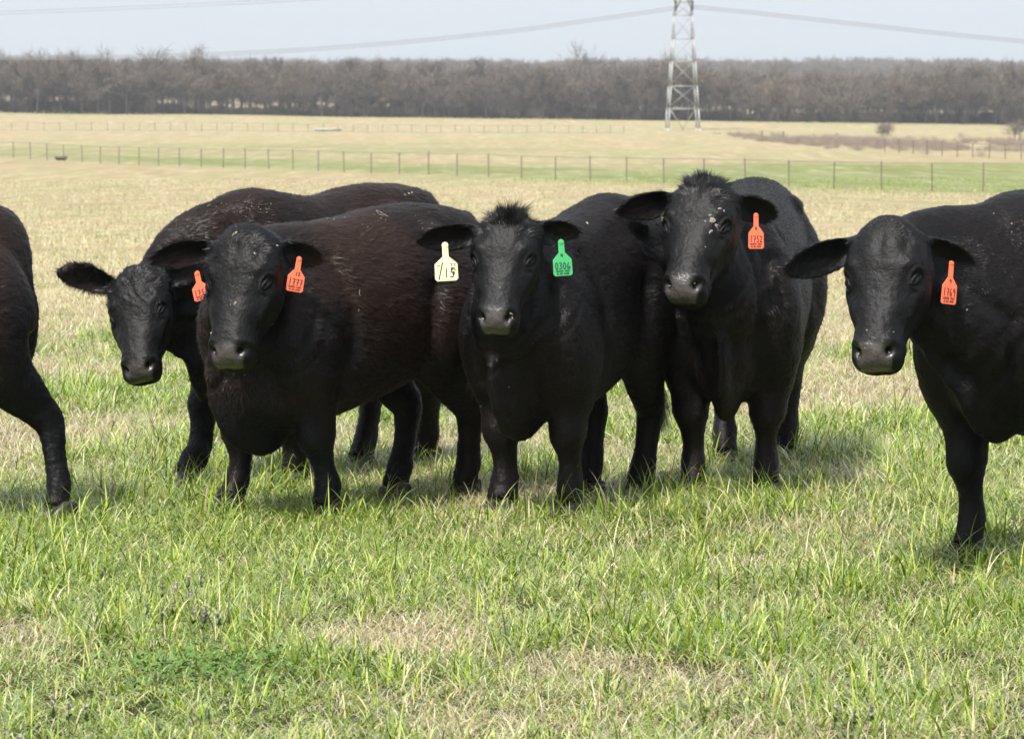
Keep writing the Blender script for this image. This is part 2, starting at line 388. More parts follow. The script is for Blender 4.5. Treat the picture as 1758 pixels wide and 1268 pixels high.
    for sg in (1, -1):
        y_ = .30*H*W*sg
        groove([(xf-.10*H, y_*.75, 1.12*H), (xf-.17*H, y_*1.05, .92*H), (xf-.17*H, y_*1.1, .70*H), (xf-.08*H, y_*1.0, .54*H)], .035, .016)
        groove([(xf+.16*H, y_*.5, 1.05*H), (xf+.20*H, y_*.8, .86*H), (xf+.17*H, y_*.75, .70*H)], .04, .014)
        groove([(xh+.22*H, y_*1.0, .95*H), (xh+.25*H, y_*1.0, .78*H), (xh+.18*H, y_*.9, .62*H)], .045, .016)
        groove([(xf+.10*H, y_*.45, .60*H), (xf+.06*H, y_*.5, .50*H)], .03, .012)
    if head:
        for sg in (1, -1):
            j0 = hp(.20, sg*.10, -.27)
            groove([j0, V3((xf+.30*H, sg*.10, .74*H)), V3((xf+.22*H, sg*.085, .54*H))], .030, .016)
            groove([hp(.10, sg*.14, -.27), V3((xf+.30*H, sg*.17, .88*H)), V3((xf+.26*H, sg*.17, .66*H)), V3((xf+.14*H, sg*.13, .50*H))], .035, .018)
        groove([V3((xf+.36*H, 0, .70*H)), V3((xf+.30*H, .02, .58*H))], .02, -.010)
    mask = np.zeros((nv, 4)); mask[:, 3] = 1
    bw, bz = brown
    mask[:, 0] = bw*np.clip(noise3(V+off, 2.2, 3)*2.6-.75+bz*np.clip((V[:, 2]-.9)*2, -1, 1), 0, 1)
    if head:
        G = lambda a0, s0, n0, r_: np.exp(-(((ha-a0)**2+(np.abs(hsd)-s0)**2+(hn-n0)**2)/r_**2))
        D += inhead*(G(.182, .122, .004, .034)*.016+G(.17, .145, -.03, .030)*.007-G(.222, .150, -.045, .028)*.015-G(.29, .09, -.03, .035)*.006
             + G(.25, .11, -.13, .06)*.008 + G(.03, 0, 0, .05)*.006 - G(.40, .085, -.06, .03)*.005)*q
        # brow folds, tear line, facial crest, forehead curls
        rx = (ha-.222)*.9; ry = (np.abs(hsd)-.135)*.55-(hn+.045)*.85; er = np.sqrt(rx**2+(ry*1.15)**2); lat = inhead*(np.abs(hsd) > .085)
        D += lat*q*(-.0060*np.exp(-((er-.046)/.006)**2)*(ry < .01)+.0050*np.exp(-((er-.035)/.008)**2)-.0035*np.exp(-((er-.060)/.006)**2)*(ry < 0))
        fc = np.abs(hsd)-.125+(ha-.25)*.22; D += inhead*q*.007*np.exp(-((hn+.075)/.018)**2)*np.clip((ha-.24)/.03, 0, 1)*np.clip((.42-ha)/.05, 0, 1)
        D += inhead*q*(-.006)*np.exp(-((hn+.115)/.02)**2)*np.clip((ha-.26)/.03, 0, 1)*np.clip((.40-ha)/.05, 0, 1)
        D += inhead*q*(-.008)*np.exp(-(((np.abs(hsd)-.10)/.022)**2+((ha-.10)/.05)**2))*(hn > -.08)
        cv = np.stack([ha, hsd, hn], 1)+noise3(V+off, 16, 1)[:, None]*.06
        D += inhead*np.clip((.23-ha)/.08, 0, 1)*(np.abs(noise3(cv, 46, 1)-.5)*2-.45)*.0055*(.5+.9*curl)*np.clip(furl*1.6-.6, .25, 1)
        D += inhead*np.clip((ha-.25)/.05, 0, 1)*(noise3(V, 60, 2)-.5)*.0025
        D += inhead*(-.004*np.exp(-((hsd)/.018)**2)*np.exp(-((ha-.10)/.06)**2)*(hn > -.1))
        # nostrils (slanting commas), bare pad, mouth line
        dx = np.abs(hsd)-.066; dy = ha-.515; u_ = -dx*.55+dy*.83; v_ = dx*.83+dy*.55
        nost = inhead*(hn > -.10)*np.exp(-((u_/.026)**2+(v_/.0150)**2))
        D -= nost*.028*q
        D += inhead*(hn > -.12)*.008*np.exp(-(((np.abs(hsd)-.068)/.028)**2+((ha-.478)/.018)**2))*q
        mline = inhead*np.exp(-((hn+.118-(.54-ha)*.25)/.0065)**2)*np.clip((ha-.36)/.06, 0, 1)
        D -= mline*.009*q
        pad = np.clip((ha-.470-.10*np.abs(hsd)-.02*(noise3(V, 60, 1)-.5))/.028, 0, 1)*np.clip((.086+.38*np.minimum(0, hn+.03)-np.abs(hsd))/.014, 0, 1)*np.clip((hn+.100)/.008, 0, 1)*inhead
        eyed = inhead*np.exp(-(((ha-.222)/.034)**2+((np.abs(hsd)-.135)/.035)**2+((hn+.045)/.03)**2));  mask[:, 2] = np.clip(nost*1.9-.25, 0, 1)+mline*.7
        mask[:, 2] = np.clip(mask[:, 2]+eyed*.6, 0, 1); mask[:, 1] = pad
        mask[:, 0] *= ~inhead
        # throat and neck wrinkles
        tn = np.clip(((V-N3)@(N0-N3))/((N0-N3)@(N0-N3)), 0, 1); nk = (tn > 0) & (tn < .75) & (V[:, 0] > xf)
        D += nk*(~inhead)*np.sin(tn*46+noise3(V, 7, 1)*5)*.0035*np.clip((1.15-V[:, 2])*3, 0, 1)
    V = V+N*D[:, None]
    V[:, 2] = np.maximum(V[:, 2], .035)
    me2.vertices.foreach_set('co', V.astype(np.float32).ravel())
    at_ = me2.attributes.new('mask', 'FLOAT_COLOR', 'POINT'); at_.data.foreach_set('color', mask.astype(np.float32).ravel())
    me2.attributes.new('head', 'FLOAT', 'POINT').data.foreach_set('value', (np.clip(1-np.maximum(0, -hn-.20)/.08, 0, 1)*inhead if head else np.zeros(nv)).astype(np.float32))
    me2.update(); me2.name = 'body'; me2.materials.clear(); me2.materials.append(M_skin)
    me2.polygons.foreach_set('use_smooth', np.ones(len(me2.polygons), bool))
    body = bpy.data.objects.new('body', me2); C.objects.link(body); body.parent = root
    me2.vertices.foreach_get('normal', nn_ := np.empty(nv*3, np.float32)); N = nn_.reshape(-1, 3).astype(float)
    # ---- fur: short lying hairs as slim blades
    me2.calc_loop_triangles(); nt_ = len(me2.loop_triangles); T3 = np.empty(nt_*3, np.int32); me2.loop_triangles.foreach_get('vertices', T3); T3 = T3.reshape(-1, 3)
    ar = np.linalg.norm(np.cross(V[T3[:, 1]]-V[T3[:, 0]], V[T3[:, 2]]-V[T3[:, 0]]), axis=1); 
    dens = np.ones(nv)
    flow = np.tile(V3((-1., 0, -.45)), (nv, 1))
    leg_m = V[:, 2] < .62*H
    flow[leg_m] = (-.1, 0, -1)
    length = .019+.010*noise3(V+3, 4, 2)
    length[V[:, 2] < .5] *= .8
    if head:
        nkm = V[:, 0] > xf+.1; flow[nkm] = nrm(N0-N3)+V3((0, 0, -.5))
        flow[inhead] = a*.8; up = inhead & (ha < .15) & (hn > -.08); flow[up] = -a*.3+np.outer(hsd[up], s)*6
        length[inhead] = .011; tk = inhead & (ha < .10) & (hn > -.16); length[tk] = .020+.012*topknot; dens[inhead] = 1.7; dens[tk] = 3.0
        length[inhead & (ha > .30)] = .007
        kill = mask[:, 1] > .3; dens[kill] = 0
        for b0, tip, ax, o in ears:
            r_ = V-b0; t_ = r_@ax; dd = np.linalg.norm(r_-np.outer(t_, ax), axis=1); em = (t_ > .03) & (dd < .11) & (t_ < .32)
            flow[em] = ax; length[em] = .030; dens[em] = 3.2
    pr = ar*dens[T3].mean(1); pr /= pr.sum()
    ti = rg.choice(nt_, fur_n, p=pr); r1 = np.sqrt(rg.random(fur_n)); r2 = rg.random(fur_n); bc = np.stack([1-r1, r1*(1-r2), r1*r2], 1)
    Pb = (V[T3[ti]]*bc[:, :, None]).sum(1); Nb = (N[T3[ti]]*bc[:, :, None]).sum(1); Nb /= np.linalg.norm(Nb, axis=1)[:, None]
    Fb = flow[T3[ti, 0]]; Lb = length[T3[ti, 0]]*rg.uniform(.6, 1.4, fur_n)*furl; Mb = mask[T3[ti, 0]].copy(); Mb[:, 1] = rg.random(fur_n)*(.35+.9*noise3(Pb, 14, 2)); Mb[:, 2] = 0
    swirl = noise3(Pb, 9, 1)-.5; swirl2 = noise3(Pb+31, 9, 1)-.5
    Fb = Fb/np.linalg.norm(Fb, axis=1)[:, None]+np.stack([swirl, swirl2, swirl*.5], 1)*(.8+curl*2.5)+rg.normal(0, .18, (fur_n, 3))
    Tb = Fb-Nb*(Fb*Nb).sum(1)[:, None]; Tb /= np.linalg.norm(Tb, axis=1)[:, None]+1e-9
    Sb = np.cross(Nb, Tb); lift = rg.uniform(.10, .50, fur_n)
    spike = np.zeros(fur_n)
    if head and topknot:
        rel = Pb-Pp; tkm = (np.abs(rel@a) < .07) & (rel@n > -.17*q) & (np.abs(rel@s) < .085); cl = noise3(Pb[tkm], 42, 1); lift[tkm] = cl*2.0*rg.uniform(.7, 1.2, tkm.sum()); Lb[tkm] *= .7+cl*cl*topknot*2.2; Fb[tkm] += (noise3(Pb[tkm]+9, 30, 1)-.5)[:, None]*s*3; Tb[tkm] = nrmr(Fb[tkm]-Nb[tkm]*(Fb[tkm]*Nb[tkm]).sum(1)[:, None])
    Wb = rg.uniform(.0009, .0018, fur_n)[:, None]
    dirn = Tb+Nb*lift[:, None]; dirn /= np.linalg.norm(dirn, axis=1)[:, None]
    p0 = Pb-Nb*.002; tipp = p0+dirn*Lb[:, None]; tipp[:, 2] = np.maximum(tipp[:, 2], .01)
    FV = np.stack([p0-Sb*Wb, p0+Sb*Wb, tipp], 1).reshape(-1, 3)
    FF = np.arange(fur_n*3).reshape(-1, 3)
    fo = mesh_np('fur', FV, FF, M_fur, root, attrs={'mask': ('FLOAT_COLOR', np.repeat(Mb, 3, 0))}); fo['kind'] = 'stuff'
    # ---- tail switch
    if tail:
        e_ = V3(tl[-1][:3]); k_ = 420; b_ = e_+rg.normal(0, .010, (k_, 3))+V3((0, 0, .05))*rg.random((k_, 1)); L_ = rg.uniform(.16, .30, k_)
        dd = V3((-.05, .12*tailside, -1))+rg.normal(0, .10, (k_, 3)); m1 = b_+dd*L_[:, None]*.5+rg.normal(0, .008, (k_, 3)); t1 = b_+dd*L_[:, None]; sd_ = rg.normal(0, 1, (k_, 3)); sd_ /= np.linalg.norm(sd_, axis=1)[:, None]
        FV = np.stack([b_-sd_*.0015, b_+sd_*.0015, m1+sd_*.0013, m1-sd_*.0013, t1], 1).reshape(-1, 3); i0 = np.arange(k_)[:, None]*5
        sw = mesh_np('tail_switch', FV, [i0+np.array([0, 1, 2, 3]), i0+np.array([3, 2, 4])], M_switch, root); sw['kind'] = 'stuff'
    # ---- cloven hooves
    for f in feet:
        Ah = Acc()
        for sg in (1, -1): Ah.tube([(f[0]-.05*H, f[1]+sg*.028*H, .065*H, .026*H, .02*H), (f[0]-.005, f[1]+sg*.030*H, .045*H, .031*H, .045*H), (f[0]+.05*H, f[1]+sg*.030*H, .028*H, .028*H, .026*H), (f[0]+.085*H, f[1]+sg*.024*H, .014*H, .016*H, .012*H)], 12, (0, 1, 0), 2.6, nseg=12)
        hv = np.concatenate(Ah.V); hv[:, 2] = np.maximum(hv[:, 2], -.004)
        mesh_np('hoof', hv, [tuple(x) for x in Ah.F], M_hoof, root, smooth=True)
    # ---- eyes
    if head:
        for sg in (1, -1):
            if not parts_eye[0 if sg > 0 else 1]: continue
            c_ = hp(.222, sg*.117, -.053); oo = nrm(s*sg*.80+n*.55+a*.05)
            Ab = Acc(); B1 = nrm(np.cross(oo, a)); B2 = np.cross(oo, B1)
            r_ = .0225*q; Ab.ball(c_, (r_, r_, r_), (oo, B1, B2))
            mesh_np('eye', np.concatenate(Ab.V), [tuple(x) for x in Ab.F], M_eye, root, smooth=True)
            Al = Acc()
            tilt = nrm(a*.85+n*.35-s*sg*.3)  # canthus line, roughly along the face
            ex = nrm(tilt-oo*np.dot(tilt, oo)); ey = np.cross(oo, ex); ey = ey if np.dot(ey, -a*.6+n*.6+s*sg*.2) > 0 else -ey
            for up_ in (1, -1):
                ths = np.linspace(-.15, math.pi+.15, 13); rw = []
                for th_ in ths:
                    pt = c_+ex*math.cos(th_)*.0300*q+ey*up_*math.sin(th_)*(.0088 if up_ > 0 else .0100)*q+oo*(.0200*q-abs(math.cos(th_))*.008)
                    rw.append((*pt, (.0100 if up_ > 0 else .0075)*q, .0085*q))
                Al.tube(rw, 26, oo, nseg=8)
            mesh_np('eyelid', np.concatenate(Al.V), [tuple(x) for x in Al.F], M_skin, root, smooth=True)
    return root, body, loc

COWG = 'black cattle standing in the pasture'
import time; _t0 = time.time()
def ear(px, py, y, **k): return dict(tip=at(px, py, y), **k)
cows = {}
cows['B'] = build_cow('cow', 'black cow with curly forehead half hidden behind the cow tagged 1777, second from left', COWG,
    ((-1.0, 15.72), (-1.505, 15.55)), ((-.42, 16.62), (-.72, 16.20)), H=1.04, W=.93, brown=(.8, .2), seed=2, curl=1, hiphi=.008, Zw=.065, fx=-.05, hx=.06,
    head=dict(poll=at(226, 462, 15.20), nose=at(231, 622, 14.98), yaw=20, roll=0, earR=ear(98, 466, 15.22, droop=.015), earL=ear(345, 455, 15.25)))
cows['C'] = build_cow('cow', 'black cow with a brownish back and orange ear tag 1777, front left of the group', COWG,
    ((-.781, 14.353), (-1.215, 14.526)), ((-.206, 15.218), (-.52, 15.038)), H=1.0, W=.97, bk=-.045, brown=(1.15, .3), seed=3, hx=.05,
    head=dict(poll=at(412, 393, 13.98), nose=at(384, 592, 13.78), yaw=22, roll=0, earR=ear(258, 448, 14.02, droop=.01), earL=ear(552, 447, 14.12)))
cows['D'] = build_cow('cow', 'black cow with yellow and green ear tags and a hair tuft on its head, centre', COWG,
    ((.235, 14.411), (-.043, 14.604)), ((.567, 15.25), (.346, 15.12)), H=1.0, W=.85, brown=(.25, 0), seed=4, topknot=1.2, hiphi=.04, LW=1.05, furl=.75,
    head=dict(poll=at(868, 366, 14.12), nose=at(848, 535, 13.90), yaw=14, roll=0, earR=ear(718, 415, 14.15), earL=ear(995, 402, 14.2)))
cows['F'] = build_cow('cow', 'tall black cow with scabs round its eye and orange ear tag 1752', COWG,
    ((1.131, 15.218), (.811, 15.196)), ((1.341, 16.70), (1.03, 16.453)), H=1.07, W=.89, hiphi=-.01, brown=(.3, -.3), seed=5, topknot=.6,
    head=dict(poll=at(1206, 306, 14.80), nose=at(1168, 477, 14.52), yaw=22, roll=0, earR=ear(1063, 362, 14.85), earL=ear(1329, 372, 14.95)))
cows['G'] = build_cow('cow', 'smooth black cow cut by the right edge, head lowered, orange ear tag 1769', COWG,
    ((2.07, 12.85), (1.755, 13.07)), ((2.72, 13.65), (2.38, 13.95)), H=1.10, brown=(.15, 0), seed=6, LW=.95, furl=.6, bk=.09, Zw=.05,
    head=dict(poll=at(1518, 378, 12.45), nose=at(1494, 602, 12.22), yaw=26, roll=0, k=.95, earR=ear(1347, 465, 12.50), earL=ear(1672, 468, 12.62)))
cows['A'] = build_cow('cow', 'brownish black cow seen from behind, cut by the left edge, hind leg stretched back', COWG,
    ((-3.25, 13.5), (-3.45, 13.9)), ((-1.90, 14.316), (-2.7, 14.9)), H=1.04, LW=.9, brown=(1.6, .3), seed=8, fur_n=50000, hx=.10, hz=1.05, tail=False,
    head=dict(poll=V3((-3.95, 13.2, 1.3)), nose=V3((-4.25, 13.1, .92)), yaw=60, roll=0, earR=dict(tip=V3((-4.0, 12.98, 1.2))), earL=dict(tip=V3((-3.85, 13.42, 1.2)))), parts_eye=(1, 1))
from mathutils.bvhtree import BVHTree
M_fleck = simple('dried_mud_and_straw', (.22, .19, .13), .9, var=.6, scale=60); M_scab = simple('grey_scab', (.19, .17, .155), .85, var=.6, scale=90)
def on_hide(cow, marks, name, mat, lift=.004):
    root, body, _l = cows[cow]; bpy.context.view_layer.update(); M = body.matrix_world.copy() if False else root.matrix_world.copy(); Mi = M.inverted(); me = body.data
    vs = np.empty(len(me.vertices)*3, np.float32); me.vertices.foreach_get('co', vs); nf = len(me.polygons); fv = np.empty(len(me.loops), np.int32); me.loops.foreach_get('vertex_index', fv)
    bv = BVHTree.FromPolygons([tuple(v) for v in vs.reshape(-1, 3).tolist()], fv.reshape(-1, 4).tolist() if len(fv) == nf*4 else [tuple(p.vertices) for p in me.polygons])
    o_ = Mi @ Vector((0, 0, EYE)); Vs = []; Fs = []
    def hit(px, py):
        d_ = (Mi @ Vector(at(px, py, 10.)))-o_; h_ = bv.ray_cast(o_, d_.normalized()); return h_[0], h_[1]
    for mk in marks:
        if mk[0] == 'blob':
            _, px, py, r_, asp = mk; p, n_ = hit(px, py)
            if p is None: continue
            a_ = n_.orthogonal().normalized(); b_ = n_.cross(a_); k_ = len(Vs); m_ = 9; ph = random.uniform(0, 6)
            for j in range(m_):
                t_ = 6.2832*j/m_; rr = r_*random.uniform(.6, 1.25); Vs.append(p+(a_*math.cos(t_)*asp+b_*math.sin(t_))*rr+n_*(lift*.3))
            Vs.append(p+n_*(lift+.002)); Fs += [(k_+j, k_+(j+1) % m_, k_+m_) for j in range(m_)]
        else:
            pts = [hit(*q) for q in mk[1]]
            for (p, n_), (q_, n2) in zip(pts[:-1], pts[1:]):
                if p is None or q_ is None: continue
                sd = (q_-p).normalized().cross(n_)*mk[2]; k_ = len(Vs); Vs += [p-sd+n_*lift*2, p+sd+n_*lift*2, q_+sd*.7+n2*lift*2, q_-sd*.7+n2*lift*2, (p+q_)/2+n_*(lift*2+mk[2])]
                Fs += [(k_, k_+1, k_+4), (k_+1, k_+2, k_+4), (k_+2, k_+3, k_+4), (k_+3, k_, k_+4)]
    if Vs:
        o = mesh_np(name, [tuple(v) for v in Vs], Fs, mat, root); o['kind'] = 'stuff'
rr_ = random.Random(4)
on_hide('C', [('blob', 363, 572, .007, 1), ('blob', 404, 520, .006, 1.6), ('blob', 396, 523, .004, 1), ('blob', 403, 401, .009, 1.8), ('blob', 476, 422, .006, 1.4), ('blob', 468, 556, .003, 1), ('blob', 420, 643, .003, 1), ('blob', 438, 435, .005, 1.5), ('line', [(645, 365), (652, 366), (660, 372), (666, 374)], .0016), ('line', [(646, 363), (649, 370), (658, 373)], .0013), ('line', [(560, 378), (568, 377)], .002), ('line', [(616, 498), (615, 504), (617, 508)], .0015), ('line', [(615, 530), (615, 534)], .0015)]
    +[('blob', rr_.uniform(560, 760), rr_.uniform(362, 400), rr_.uniform(.001, .0028), rr_.uniform(1, 2)) for _ in range(16)], 'straw_flecks', M_fleck)
on_hide('B', [('blob', 232, 455, .010, .7), ('blob', 228, 453, .006, 1)]+[('blob', rr_.uniform(355, 470), rr_.uniform(349, 366), rr_.uniform(.001, .003), rr_.uniform(1, 2)) for _ in range(36)]+[('blob', rr_.uniform(690, 712), rr_.uniform(325, 345), .006, 1.5) for _ in range(3)], 'straw_flecks', M_fleck)
on_hide('D', [('blob', 859, 493, .004, 1), ('blob', 1008, 383, .005, 2.4), ('blob', 873, 664, .004, 1), ('blob', 826, 697, .004, 1), ('blob', 1006, 735, .004, 1), ('blob', 877, 538, .010, .5), ('blob', 880, 546, .007, .6), ('blob', 824, 548, .006, .5)], 'straw_flecks', M_fleck)
on_hide('F', [('blob', 1224, 378, .017, .8), ('blob', 1219, 370, .009, .8), ('blob', 1230, 388, .009, 1), ('blob', 1236, 358, .010, .8), ('blob', 1243, 362, .007, .7), ('blob', 1242, 392, .009, 1.2), ('blob', 1211, 380, .006, .9), ('blob', 1234, 328, .006, 1.6), ('blob', 1211, 424, .005, .6), ('blob', 1220, 398, .008, 1.4), ('blob', 1184, 379, .005, .6), ('blob', 1192, 486, .006, .6)], 'scab', M_scab)
on_hide('G', [('blob', 1706, 367, .004, 1), ('blob', 1737, 384, .0045, 1), ('blob', 1737, 398, .004, 1), ('blob', 1660, 532, .004, 1), ('blob', 1488, 567, .006, .6), ('blob', 1534, 570, .005, .7), ('blob', 1485, 598, .003, 1)], 'straw_flecks', M_fleck)
print('cows', time.time()-_t0)
#REST

# ------------------------------------------------------------------ ground
def dryness(x, y):
    """0 lush green .. 1 bleached straw, patches as they lie in the field"""
    x = np.asarray(x, float); y = np.asarray(y, float)
    n = noise2(x*.9, y*.45, 1.0, 3, 1); big = noise2(x, y*.5, .09, 2, 2)
    base = np.interp(y, [0, 12, 15, 17, 21, 25, 31, 40, 165], [.07, .11, .19, .34, .48, .58, .80, .88, .90])
    d = base+(n-.5)*1.5*np.interp(y, [0, 18, 24, 35, 60], [1, 1, 1.1, .5, .15])
    def blob(cx, cy, rx, ry, a):
        nonlocal d
        d = d+a*np.exp(-(((x-cx)/rx)**2+((y-cy)/ry)**2))
    blob(-.42, 11.3, .32, .38, .75); blob(-1.8, 11.6, .5, .3, .2); blob(1.0, 11.9, .35, .2, .25); blob(1.9, 12.3, .5, .3, .2); blob(.1, 10.8, .25, .22, .25); blob(-1.05, 11.6, .3, .3, .22); blob(-.9, 10.6, .4, .35, -.5); blob(1.4, 10.3, .8, .5, .15)
    blob(-2.3, 17.5, .6, 1.6, .35); blob(-2.4, 20.5, .9, .8, -.7); blob(-2.5, 26, 1.5, 1.2, -.6); blob(1.6, 15.9, .3, .5, .35); blob(.3, 15.1, .3, .35, .5); blob(2.2, 18.5, 1, .8, -.3)
    blob(0.1, 13.3, 1.2, .6, -.25); blob(-1.7, 13.0, .8, .7, -.25); blob(-.95, 13.05, .4, .4, -.2)
    # green strip along the fence, thin on the left, wide on the right, and bands beyond
    fy = 225-x*1.85 if np.ndim(x) == 0 else 225-x*1.85
    g = np.exp(-((y-fy-6)/(10+np.clip(x+40, 0, 70)*.34))**2)*np.clip((x+75)/70, .35, 1)*(.55+.9*noise2(x, y, .12, 2, 3))
    g2 = np.exp(-((y-(245-x*.3))/30)**2)*np.clip((x-8)/14, 0, 1)*(.5+.8*noise2(x, y*.5, .08, 2, 4))
    g3 = np.exp(-((y-360)/55)**2)*.45*np.clip((30-x)/50, 0, 1)*(noise2(x, y, .03, 2, 6) > .45)
    far = np.clip((y-140)/20, 0, 1)
    d = d-(g*1.6+g2*1.8+g3*1.2)*np.clip((y-90)/40, 0, 1)
    d = d-np.exp(-((y-785)/14)**2)*.5
    return np.clip(d, 0, 1)
def ground():
    ys = np.concatenate([np.linspace(-25, 5, 7), np.linspace(6, 40, 171), np.geomspace(40.5, 900, 150), np.geomspace(930, 3000, 40)])
    u = np.linspace(-1, 1, 141); u = np.sign(u)*np.abs(u)**1.25
    hw = np.interp(ys, [-25, 5, 40, 900, 3000], [30, 30, 40, 420, 1200])
    Y = np.repeat(ys, len(u)); X = (hw[:, None]*u[None, :]).ravel(); Z = zg(X, Y)
    Z = Z+(noise2(X, Y, 1.1, 2, 9)-.5)*.035*(Y < 60)
    nr, nc = len(ys), len(u); a = (np.arange(nr-1)[:, None]*nc+np.arange(nc-1)[None, :]).ravel()
    Fq = np.stack([a, a+1, a+1+nc, a+nc], 1)
    brush = np.exp(-((Y-(440-(X-45)*2.0))/75)**2)*np.clip((X-34)/14, 0, 1)*np.clip(noise2(X, Y*.4, .09, 2, 12)*2.4-.7, 0, 1)*(Y > 200)
    k = NT('pasture_soil_and_straw'); tc = k.add('ShaderNodeTexCoord'); ob = tc.outputs['Object']
    at_ = k.add('ShaderNodeAttribute', attribute_name='dry'); ab = k.add('ShaderNodeAttribute', attribute_name='brush')
    n1 = k.noise(1.5, 5, ob, .7); n2 = k.noise(9, 4, ob, .7) 
    s5 = k.add('ShaderNodeMapping', i_Scale=(.7, .12, 1)); k.l(ob, s5.inputs[0])
    dr = k.math('ADD', k.math('ADD', at_.outputs['Fac'], k.math('MULTIPLY', k.math('SUBTRACT', k.noise(.45, 6, ob, .75), .5), 1.2)), k.math('MULTIPLY', k.math('SUBTRACT', k.noise(.9, 5, s5.outputs[0], .75), .5), 1.5), True)
    straw = k.mix(k.math('MULTIPLY', k.math('ADD', n1, n2), .5), (.26, .195, .125), (.51, .395, .26))
    grn = k.mix(n2, (.085, .125, .035), (.20, .265, .085))
    c = k.mix(dr, grn, straw)
    sc = k.add('ShaderNodeMapping', i_Scale=(1, .35, 1)); k.l(ob, sc.inputs[0]); m1 = k.noise(.10, 5, sc.outputs[0], .7); m2 = k.noise(.6, 4, sc.outputs[0], .7)
    c = k.mix(k.math('MULTIPLY', k.math('MULTIPLY', k.math('SUBTRACT', m2, .46), 6.0, True), .55), c, (.235, .19, .10))
    c = k.mix(k.math('MULTIPLY', k.math('SUBTRACT', m1, .44), 4.0, True), c, k.mix(m2, (.15, .175, .065), (.38, .37, .21)))
    sf = k.add('ShaderNodeMapping', i_Scale=(1.0, .09, 1)); k.l(ob, sf.inputs[0]); m3 = k.noise(.8, 5, sf.outputs[0], .75)
    s4 = k.add('ShaderNodeMapping', i_Scale=(.5, .05, 1)); s4.inputs['Location'].default_value = (31, 7, 0); k.l(ob, s4.inputs[0]); m4 = k.noise(.35, 5, s4.outputs[0], .75)
    c = k.mix(k.math('MULTIPLY', k.math('MULTIPLY', k.math('SUBTRACT', m3, .50), 7.0, True), .32), c, (.245, .185, .105))
    c = k.mix(k.math('MULTIPLY', k.math('MULTIPLY', k.math('SUBTRACT', .48, m3), 7.0, True), .32), c, (.60, .50, .34))
    c = k.mix(k.math('MULTIPLY', k.math('MULTIPLY', k.math('SUBTRACT', m4, .52), 7.0, True), .35), c, (.19, .21, .085))
    c = k.mix(k.math('MULTIPLY', ab.outputs['Fac'], .8), c, (.20, .145, .125))
    # soil shows under the near grass
    geo = k.add('ShaderNodeSeparateXYZ'); k.l(ob, geo.inputs[0])
    near = k.math('SUBTRACT', 1.0, k.math('DIVIDE', geo.outputs[1], 34.0), True)
    c = k.mix(k.math('MULTIPLY', near, 1.4, True), c, k.mix(dr, (.030, .036, .010), (.075, .060, .032)))
    k.l(c, k.p.inputs['Base Color']); k.p.inputs['Roughness'].default_value = .95; k.p.inputs['Specular IOR Level'].default_value = .1
    b = k.add('ShaderNodeBump', i_Strength=.8, i_Distance=.15); k.l(k.math('ADD', n1, n2), b.inputs['Height']); k.l(b.outputs[0], k.p.inputs['Normal'])
    g = mesh_np('ground', np.stack([X, Y, Z], 1), Fq, k.m, smooth=True, attrs={'dry': ('FLOAT', dryness(X, Y)), 'brush': ('FLOAT', brush)})
    g['kind'] = 'structure'
ground()

# ------------------------------------------------------------------ grass
def grass_mat(name, gcols, scols, transl=.35):
    k = NT(name); k.n.remove(k.p)
    r_ = k.add('ShaderNodeAttribute', attribute_name='rnd'); t_ = k.add('ShaderNodeAttribute', attribute_name='along')
    d_ = k.add('ShaderNodeAttribute', attribute_name='dry'); d_.attribute_type = 'INSTANCER'
    rs = k.add('ShaderNodeSeparateColor'); k.l(r_.outputs['Color'], rs.inputs[0])
    oi = k.add('ShaderNodeObjectInfo')
    v = k.math('FRACT', k.math('ADD', rs.outputs[0], oi.outputs['Random']))
    v2 = k.math('FRACT', k.math('ADD', rs.outputs[1], k.math('MULTIPLY', oi.outputs['Random'], 7.0)))
    g = k.ramp(v, gcols); s_ = k.ramp(v, scols)
    tipdry = k.math('MULTIPLY', k.math('SUBTRACT', t_.outputs['Fac'], .72), k.math('MULTIPLY', k.math('GREATER_THAN', v, .55), 1.6), True)
    isdry = k.math('LESS_THAN', v2, d_.outputs['Fac'])
    c = k.mix(tipdry, g, (.30, .25, .12)); c = k.mix(isdry, c, s_)
    df = k.add('ShaderNodeBsdfDiffuse'); tr = k.add('ShaderNodeBsdfTranslucent'); gl = k.add('ShaderNodeBsdfGlossy', i_Roughness=.42); gl.inputs['Color'].default_value = (1, 1, 1, 1)
    k.l(c, df.inputs['Color']); hh = k.add('ShaderNodeHueSaturation', i_Value=1.15, i_Saturation=1.1); k.l(c, hh.inputs['Color']); k.l(hh.outputs[0], tr.inputs['Color'])
    m1 = k.add('ShaderNodeMixShader'); m1.inputs[0].default_value = transl; k.l(df.outputs[0], m1.inputs[1]); k.l(tr.outputs[0], m1.inputs[2])
    fr = k.add('ShaderNodeFresnel', i_IOR=1.38); m2 = k.add('ShaderNodeMixShader'); k.l(k.math('MULTIPLY', fr.outputs[0], .22), m2.inputs[0]); k.l(m1.outputs[0], m2.inputs[1]); k.l(gl.outputs[0], m2.inputs[2])
    k.l(m2.outputs[0], k.out.inputs['Surface']); return k.m
GC = [(0, (.045, .095, .008)), (.25, (.120, .205, .016)), (.5, (.22, .325, .032)), (.75, (.37, .455, .075)), (1, (.58, .62, .19))]
DC = [(0, (.22, .165, .085)), (.3, (.42, .345, .19)), (.7, (.60, .52, .32)), (1, (.76, .69, .48))]
M_grass = grass_mat('grass_blades', GC, DC)
